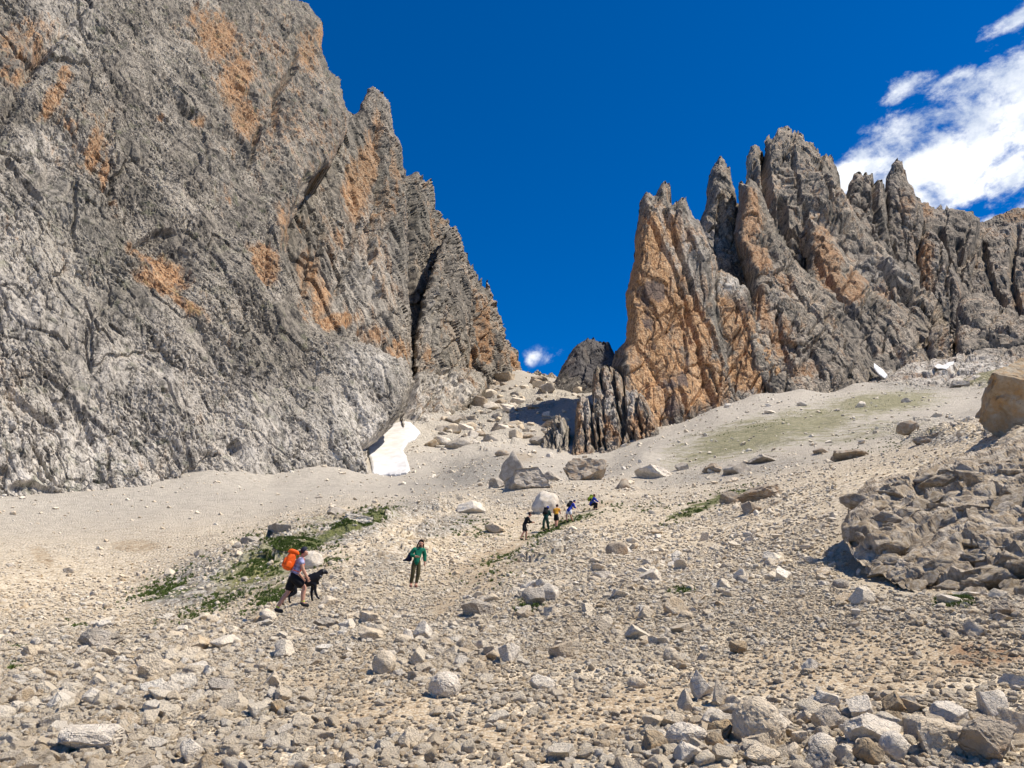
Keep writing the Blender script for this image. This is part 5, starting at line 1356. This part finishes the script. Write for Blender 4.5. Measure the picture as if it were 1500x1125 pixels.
    # clothes
    for wn, mat_, kind in wear:
        if kind.startswith('top'):
            g = .022 if 'loose' in kind else .014
            jj = [(*(J['hip'] - (J['waist'] - J['hip']) * (1.0 if 'loose' in kind else .8)), (.145 + g, .118 + g)), jt('waist', (.13 + g, .10 + g)), jt('chest', (.16 + g, .11 + g)), (*(J['neck'] - up * .02), .06 + g * .4), (*J['shl'], .066 + g), (*J['shr'], .066 + g)]
            ee = [(0, 1), (1, 2), (2, 3), (2, 4), (2, 5)]
            if 'tank' not in kind:
                for sh, el, wr, b in (('shl', 'ell', 'wrl', 4), ('shr', 'elr', 'wrr', 5)):
                    if 'long' in kind:
                        jj += [(*J[el], .048 + g), (*(J[el] + (J[wr] - J[el]) * .9), .036 + g * .7)]
                        ee += [(b, len(jj) - 2), (len(jj) - 2, len(jj) - 1)]
                    else:
                        jj += [(*(J[sh] + (J[el] - J[sh]) * .65), .056 + g)]
                        ee += [(b, len(jj) - 1)]
            link(wn, skinmesh(wn, jj, ee, 2 if not tiny else 1), mat_, root)
        elif kind in ('shorts', 'trousers', 'tights'):
            g = {'shorts': .035, 'trousers': .022, 'tights': .008}[kind]
            jj = [(*(J['hip'] + (J['waist'] - J['hip']) * 1.15), (.13 + .008, .095 + .008)), jt('hip', (.135 + g * .5, .11 + g * .5))]
            ee = [(0, 1)]
            for h_, kn, an in ((hl, 'knl', 'anl'), (hr, 'knr', 'anr')):
                jj += [(*h_, .096 + g * .6)]; ee += [(1, len(jj) - 1)]
                if kind == 'shorts':
                    q = h_ + (J[kn] - h_) * .92
                    jj += [(*q, .072 + g)]; ee += [(len(jj) - 2, len(jj) - 1)]
                else:
                    jj += [(*J[kn], .062 + g), (*(J[kn] + (J[an] - J[kn]) * .35 + V3(0, -.02, 0)), .06 + g), (*(J[kn] + (J[an] - J[kn]) * .88), .046 + g)]
                    n0 = len(jj) - 3; ee += [(n0 - 1, n0), (n0, n0 + 1), (n0 + 1, n0 + 2)]
            link(wn, skinmesh(wn, jj, ee, 2 if not tiny else 1), mat_, root)
        elif kind == 'shoes':
            for an, to in ((J['anl'], tl), (J['anr'], tr)):
                ft = to - an; d_ = ft / np.linalg.norm(ft)
                jj = [(*(an + V3(0, 0, .03)), .052), (*(an + V3(0, 0, -.035) - d_ * .02), .055), (*(an + (to - an) * .65 + V3(0, 0, -.01)), .052), (*(to + d_ * .03), .04)]
                link(wn, skinmesh(wn, jj, [(0, 1), (1, 2), (2, 3)], 2), mat_, root)
        elif kind == 'socks':
            for an, kn in ((J['anl'], J['knl']), (J['anr'], J['knr'])):
                jj = [(*(an + V3(0, 0, .01)), .052), (*(an + (kn - an) * .22), .050)]
                link(wn, skinmesh(wn, jj, [(0, 1)], 2), mat_, root)
    root['_'] = 0; del root['_']
    return root, J
def backpack(label, root, J, mat, mat2, size=(.17, .12, .25), drop=0.0, strapmat=None):
    bp = bpy.data.objects.new('backpack', None); COL.objects.link(bp)
    bp.matrix_world = Matrix.Identity(4)
    bp.location = root.location; bp.rotation_euler = root.rotation_euler; bp.scale = root.scale
    bp['label'] = label; bp['category'] = 'backpack'
    sp = J['chest'] - J['hip']; sp /= np.linalg.norm(sp)
    back = np.cross(sp, V3(1, 0, 0)); back /= np.linalg.norm(back)
    if back[1] > 0: back = -back
    c = J['hip'] + sp * (.36 - drop) + back * (.12 + size[1] * .9)
    def lump(nm, cc, r, m_, pw=2.0, sub=4):
        v, f = ICO[sub]
        q = np.sign(v) * np.abs(v) ** (1 / 1.0)
        nrm = (np.abs(v) ** 3.2).sum(1) ** (1 / 3.2); q = v / nrm[:, None]
        q = q * (1 + .05 * perlin(v * 3, 3))[:, None]
        q[:, 1] *= 1 - .18 * q[:, 2]
        q = q * np.array(r)
        w_ = q[:, 0:1] * V3(1, 0, 0) - q[:, 1:2] * back + q[:, 2:3] * sp
        return link(nm, grid_mesh(nm, w_ + cc, f), m_, bp)
    lump('pack_body', c, size, mat)
    lump('pack_lid', c + sp * (size[2] * .98) - back * .01, (size[0] * 1.0, size[1] * 1.1, .06), mat)
    lump('pocket', c + back * size[1] * .95 - sp * .06, (size[0] * .72, .045, size[2] * .5), mat)
    for sg in (-1, 1):
        lump('side_pocket', c + V3(sg, 0, 0) * size[0] - sp * .12, (.035, size[1] * .6, .09), mat2)
        a = J['chest'] + sp * .13 + V3(sg * .10, 0, 0) + back * .08; b = J['chest'] + sp * .15 + V3(sg * .10, 0, 0) - back * .07; d_ = J['waist'] + V3(sg * .14, 0, 0) - back * .11; e_ = J['waist'] + V3(sg * .15, 0, 0) + back * .1
        mid_ = J['chest'] + V3(sg * .10, 0, 0) - back * .145
        link('shoulder_strap', skinmesh('shoulder_strap', [(*a, (.022, .012)), (*b, (.022, .012)), (*mid_, (.022, .012)), (*d_, (.018, .01)), (*e_, (.018, .01))], [(0, 1), (1, 2), (2, 3), (3, 4)], 1), strapmat or mat, bp)
    return bp
black = cloth('black cloth', (.012, .012, .014)); navy = cloth('blue cloth', (.012, .04, .35)); dgreen = cloth('green cloth', (.008, .16, .09)); olive = cloth('olive cloth', (.075, .065, .03))
lilac = cloth('lilac shirt', (.42, .42, .62), .8, (.10, .10, .17)); orange = cloth('orange nylon', (.90, .13, .012), .5, (.70, .09, .01)); yellow = cloth('yellow shirt', (.70, .33, .03))
shoe = cloth('dark shoe', (.03, .03, .03)); neon = cloth('neon sock', (.55, .75, .02)); tan = cloth('tan shoe', (.30, .15, .11)); greyhood = cloth('dark hood', (.018, .02, .035)); white_c = cloth('white cloth', (.6, .62, .66)); lime = cloth('lime pack', (.25, .33, .03)); teal = cloth('dark teal', (.01, .05, .045))

r, J = person('man in dark hood, lilac shirt and black shorts striding uphill beside the black dog', 424, 898, (.93, .36),
   dict(hip=(0, .02, .90), waist=(0, .06, 1.05), chest=(0, .13, 1.26), neck=(0, .19, 1.42), head=(0, .25, 1.54), shl=(-.175, .14, 1.36), shr=(.175, .16, 1.36), ell=(-.24, .10, 1.10), elr=(.22, .22, 1.10), wrl=(-.22, .26, .92), wrr=(.22, .34, .90),
        knr=(.10, .32, .64), anr=(.10, .30, .24), knl=(-.10, -.08, .50), anl=(-.10, -.32, .09)),
   [('shirt', lilac, 'top'), ('shorts', black, 'shorts'), ('sock', neon, 'socks'), ('shoe', shoe, 'shoes')], ('hood', (.02, .022, .04)), height=1.78)
backpack('bright orange backpack on the back of the man with the dog', r, J, orange, orange, (.175, .13, .25), strapmat=orange)
r, J = person('woman in green sweatshirt and olive leggings with long dark hair turning towards the camera', 610, 854, (.25, -.97),
   dict(hip=(.03, 0, .90), waist=(.0, 0, 1.06), chest=(-.05, .02, 1.27), neck=(-.09, .03, 1.43), head=(-.11, .06, 1.555), shl=(-.22, .02, 1.37), shr=(.12, .03, 1.38), ell=(-.27, -.02, 1.12), wrl=(-.27, .05, .87), elr=(.25, .0, 1.14), wrr=(.06, .18, 1.08),
        knl=(-.05, .03, .49), knr=(.15, .04, .48), anl=(.02, .02, .09), anr=(.20, -.02, .09)),
   [('sweatshirt', dgreen, 'top long loose'), ('leggings', olive, 'tights'), ('shoe', tan, 'shoes')], ('long', (.012, .01, .01)), height=1.66)
jm = skinmesh('jacket', [(*(J['elr'] + V3(0, 0, .1)), .07), (*(J['elr'] + V3(.05, -.04, -.08)), (.11, .07)), (*(J['elr'] + V3(.16, -.04, -.17)), (.08, .04)), (*(J['elr'] + V3(-.04, -.05, -.24)), (.10, .05)), (*(J['elr'] + V3(.27, -.04, -.20)), .03)], [(0, 1), (1, 2), (1, 3), (2, 4)], 2)
jk = link('jacket', jm, cloth('navy jacket', (.012, .016, .04)), None, label='dark jacket hanging from the bent arm of the woman in green', category='jacket')
jk.location = r.location; jk.rotation_euler = r.rotation_euler; jk.scale = r.scale
def walk(ph=1, lean=.12):
    return dict(hip=(0, 0, .92), waist=(0, lean * .4, 1.07), chest=(0, lean, 1.28), neck=(0, lean * 1.5, 1.45), head=(0, lean * 1.9, 1.57), shl=(-.175, lean, 1.38), shr=(.175, lean, 1.38), ell=(-.23, lean + .02, 1.11), elr=(.23, lean + .02, 1.11), wrl=(-.2, lean + .24, 1.08), wrr=(.2, lean + .24, 1.08),
                knl=(-.1, .18 * ph, .52), anl=(-.1, .14 * ph, .10), knr=(.1, -.06 * ph, .49), anr=(.1, -.26 * ph, .12))
G5 = 'walkers climbing the trail in the middle distance'
r, J = person('walker in black top and black shorts, arms forward, last of the group on the trail', 768, 792, (.95, .3), dict(walk(1, .2), wrl=(-.2, .52, 1.12), wrr=(.2, .48, 1.10), ell=(-.23, .28, 1.12), elr=(.23, .28, 1.12)),
   [('top', black, 'top long'), ('shorts', black, 'shorts'), ('shoe', shoe, 'shoes')], ('bun', (.05, .022, .015)), group=G5, height=1.72)
r, J = person('walker in dark clothes with a blue cap in front of the smooth pale boulder', 800, 776, (.45, .9), walk(-1, .16), [('jacket', teal, 'top long loose'), ('trousers', cloth('dark green trousers', (.02, .05, .035)), 'trousers'), ('shoe', shoe, 'shoes')], ('cap', (.015, .05, .35)), group=G5, height=1.70, sink=.0)
backpack('dark backpack on the walker with the blue cap', r, J, black, black, (.15, .10, .23))
r, J = person('walker in yellow T-shirt and black shorts in the middle of the group', 815, 771, (.35, .93), walk(1, .14), [('T_shirt', yellow, 'top'), ('shorts', black, 'shorts'), ('shoe', shoe, 'shoes')], ('hair', (.04, .015, .012)), group=G5, height=1.66)
r, J = person('walker in bright blue jacket and white shorts right of the one in yellow', 834, 764, (.75, .65), walk(-1, .3), [('jacket', navy, 'top long loose'), ('shorts', white_c, 'shorts'), ('shoe', shoe, 'shoes')], ('cap', (.02, .03, .10)), group=G5, height=1.62)
backpack('dark backpack on the walker in the bright blue jacket', r, J, black, black, (.15, .11, .22))
sit = dict(hip=(0, -.12, .46), waist=(0, -.06, .60), chest=(0, .06, .80), neck=(0, .14, .96), head=(0, .2, 1.07), shl=(-.175, .08, .90), shr=(.175, .08, .90), ell=(-.25, .22, .68), elr=(.25, .22, .68), wrl=(-.18, .42, .62), wrr=(.18, .42, .62),
           knl=(-.13, .30, .48), knr=(.13, .32, .50), anl=(-.12, .20, .10), anr=(.12, .24, .10))
r, J = person('crouching walker in blue jacket and dark trousers ahead of the group', 868, 749, (.85, .35), sit, [('jacket', navy, 'top long loose'), ('trousers', black, 'trousers'), ('shoe', shoe, 'shoes')], ('hair', (.12, .05, .035)), group=G5, height=1.75)
backpack('yellow-green backpack on the crouching walker in blue', r, J, lime, black, (.16, .12, .22), strapmat=lime)
for k, (a, lb) in enumerate(((877, 'left one of two tiny dark walkers far up beside the broad brown boulder'), (882, 'right one of two tiny dark walkers far up beside the broad brown boulder'))):
    person(lb, a, 697, (.3, .95), walk(1 - 2 * k, .1), [('jacket', black, 'top long loose'), ('trousers', black, 'trousers')], ('hair', (.02, .015, .015)), group='tiny walkers far up the slope', fingers=False, tiny=True)

# black dog
def dog():
    hp = hit(444, 888)[0]
    root = bpy.data.objects.new('dog', None); COL.objects.link(root)
    root.location = (hp[0], hp[1] + .15, float(H(np.array([hp[0]]), np.array([hp[1] + .15]))[0]))
    root.rotation_euler.z = math.atan2(.30, .95) - math.pi / 2
    root['label'] = 'black dog climbing over the stones beside the man in shorts'; root['category'] = 'dog'
    fur = cloth('black fur', (.010, .010, .013), .45)
    j = [(0, -.30, .53, (.135, .15)), (0, -.12, .57, (.13, .145)), (0, .12, .62, (.145, .175)), (0, .26, .68, (.125, .15)), (0, .35, .79, .10), (0, .41, .88, (.088, .09)), (0, .47, .88, (.075, .07)), (0, .53, .85, (.048, .045)), (0, .58, .84, (.04, .036)),
         (.08, .24, .52, .055), (.08, .25, .34, .036), (.08, .32, .17, .028), (.08, .40, .12, .026),
         (-.08, .20, .50, .055), (-.08, .16, .30, .036), (-.08, .20, .10, .026), (-.08, .24, .05, .024),
         (.08, -.34, .44, .075), (.09, -.26, .29, .048), (.09, -.44, .17, .030), (.09, -.42, .03, .026), (.09, -.36, .02, .024),
         (-.08, -.38, .42, .075), (-.09, -.38, .27, .048), (-.09, -.58, .13, .030), (-.09, -.60, -.02, .026), (-.09, -.54, -.03, .024),
         (0, -.42, .54, .032), (0, -.52, .44, .022), (0, -.60, .36, .013)]
    e = [(0, 1), (1, 2), (2, 3), (3, 4), (4, 5), (5, 6), (6, 7), (7, 8), (3, 9), (9, 10), (10, 11), (11, 12), (3, 13), (13, 14), (14, 15), (15, 16), (0, 17), (17, 18), (18, 19), (19, 20), (20, 21), (0, 22), (22, 23), (23, 24), (24, 25), (25, 26), (0, 27), (27, 28), (28, 29)]
    link('body', skinmesh('body', j, e, 2, 2), fur, root)
    for sg in (-1, 1):
        link('ear', skinmesh('ear', [(.055 * sg, .43, .91, (.025, .012)), (.085 * sg, .44, .87, (.032, .012)), (.09 * sg, .46, .81, (.018, .008))], [(0, 1), (1, 2)], 2), fur, root)
        ball('eye', V3(.042 * sg, .535, .905), (.009, .009, .009), cloth('dog eye', (.05, .03, .01), .2), root, 2)
    ball('nose', V3(0, .625, .85), (.016, .014, .013), cloth('dog nose', (.01, .01, .01), .3), root, 2)
    v = []; f = []
    for i in range(16):
        a = i * math.tau / 16
        for rr_, zz in ((.088, -.018), (.088, .018)):
            v.append((math.cos(a) * rr_, .355 + math.sin(a) * rr_ * .8, .755 + zz + math.sin(a) * -.03))
    f = [(2 * i, 2 * ((i + 1) % 16), 2 * ((i + 1) % 16) + 1, 2 * i + 1) for i in range(16)]
    c = link('collar', grid_mesh('collar', v, f), cloth('grey collar', (.25, .25, .27)), root)
    md = c.modifiers.new('thickness', 'SOLIDIFY'); md.thickness = .012
dog()
print('people', time.time() - T0)
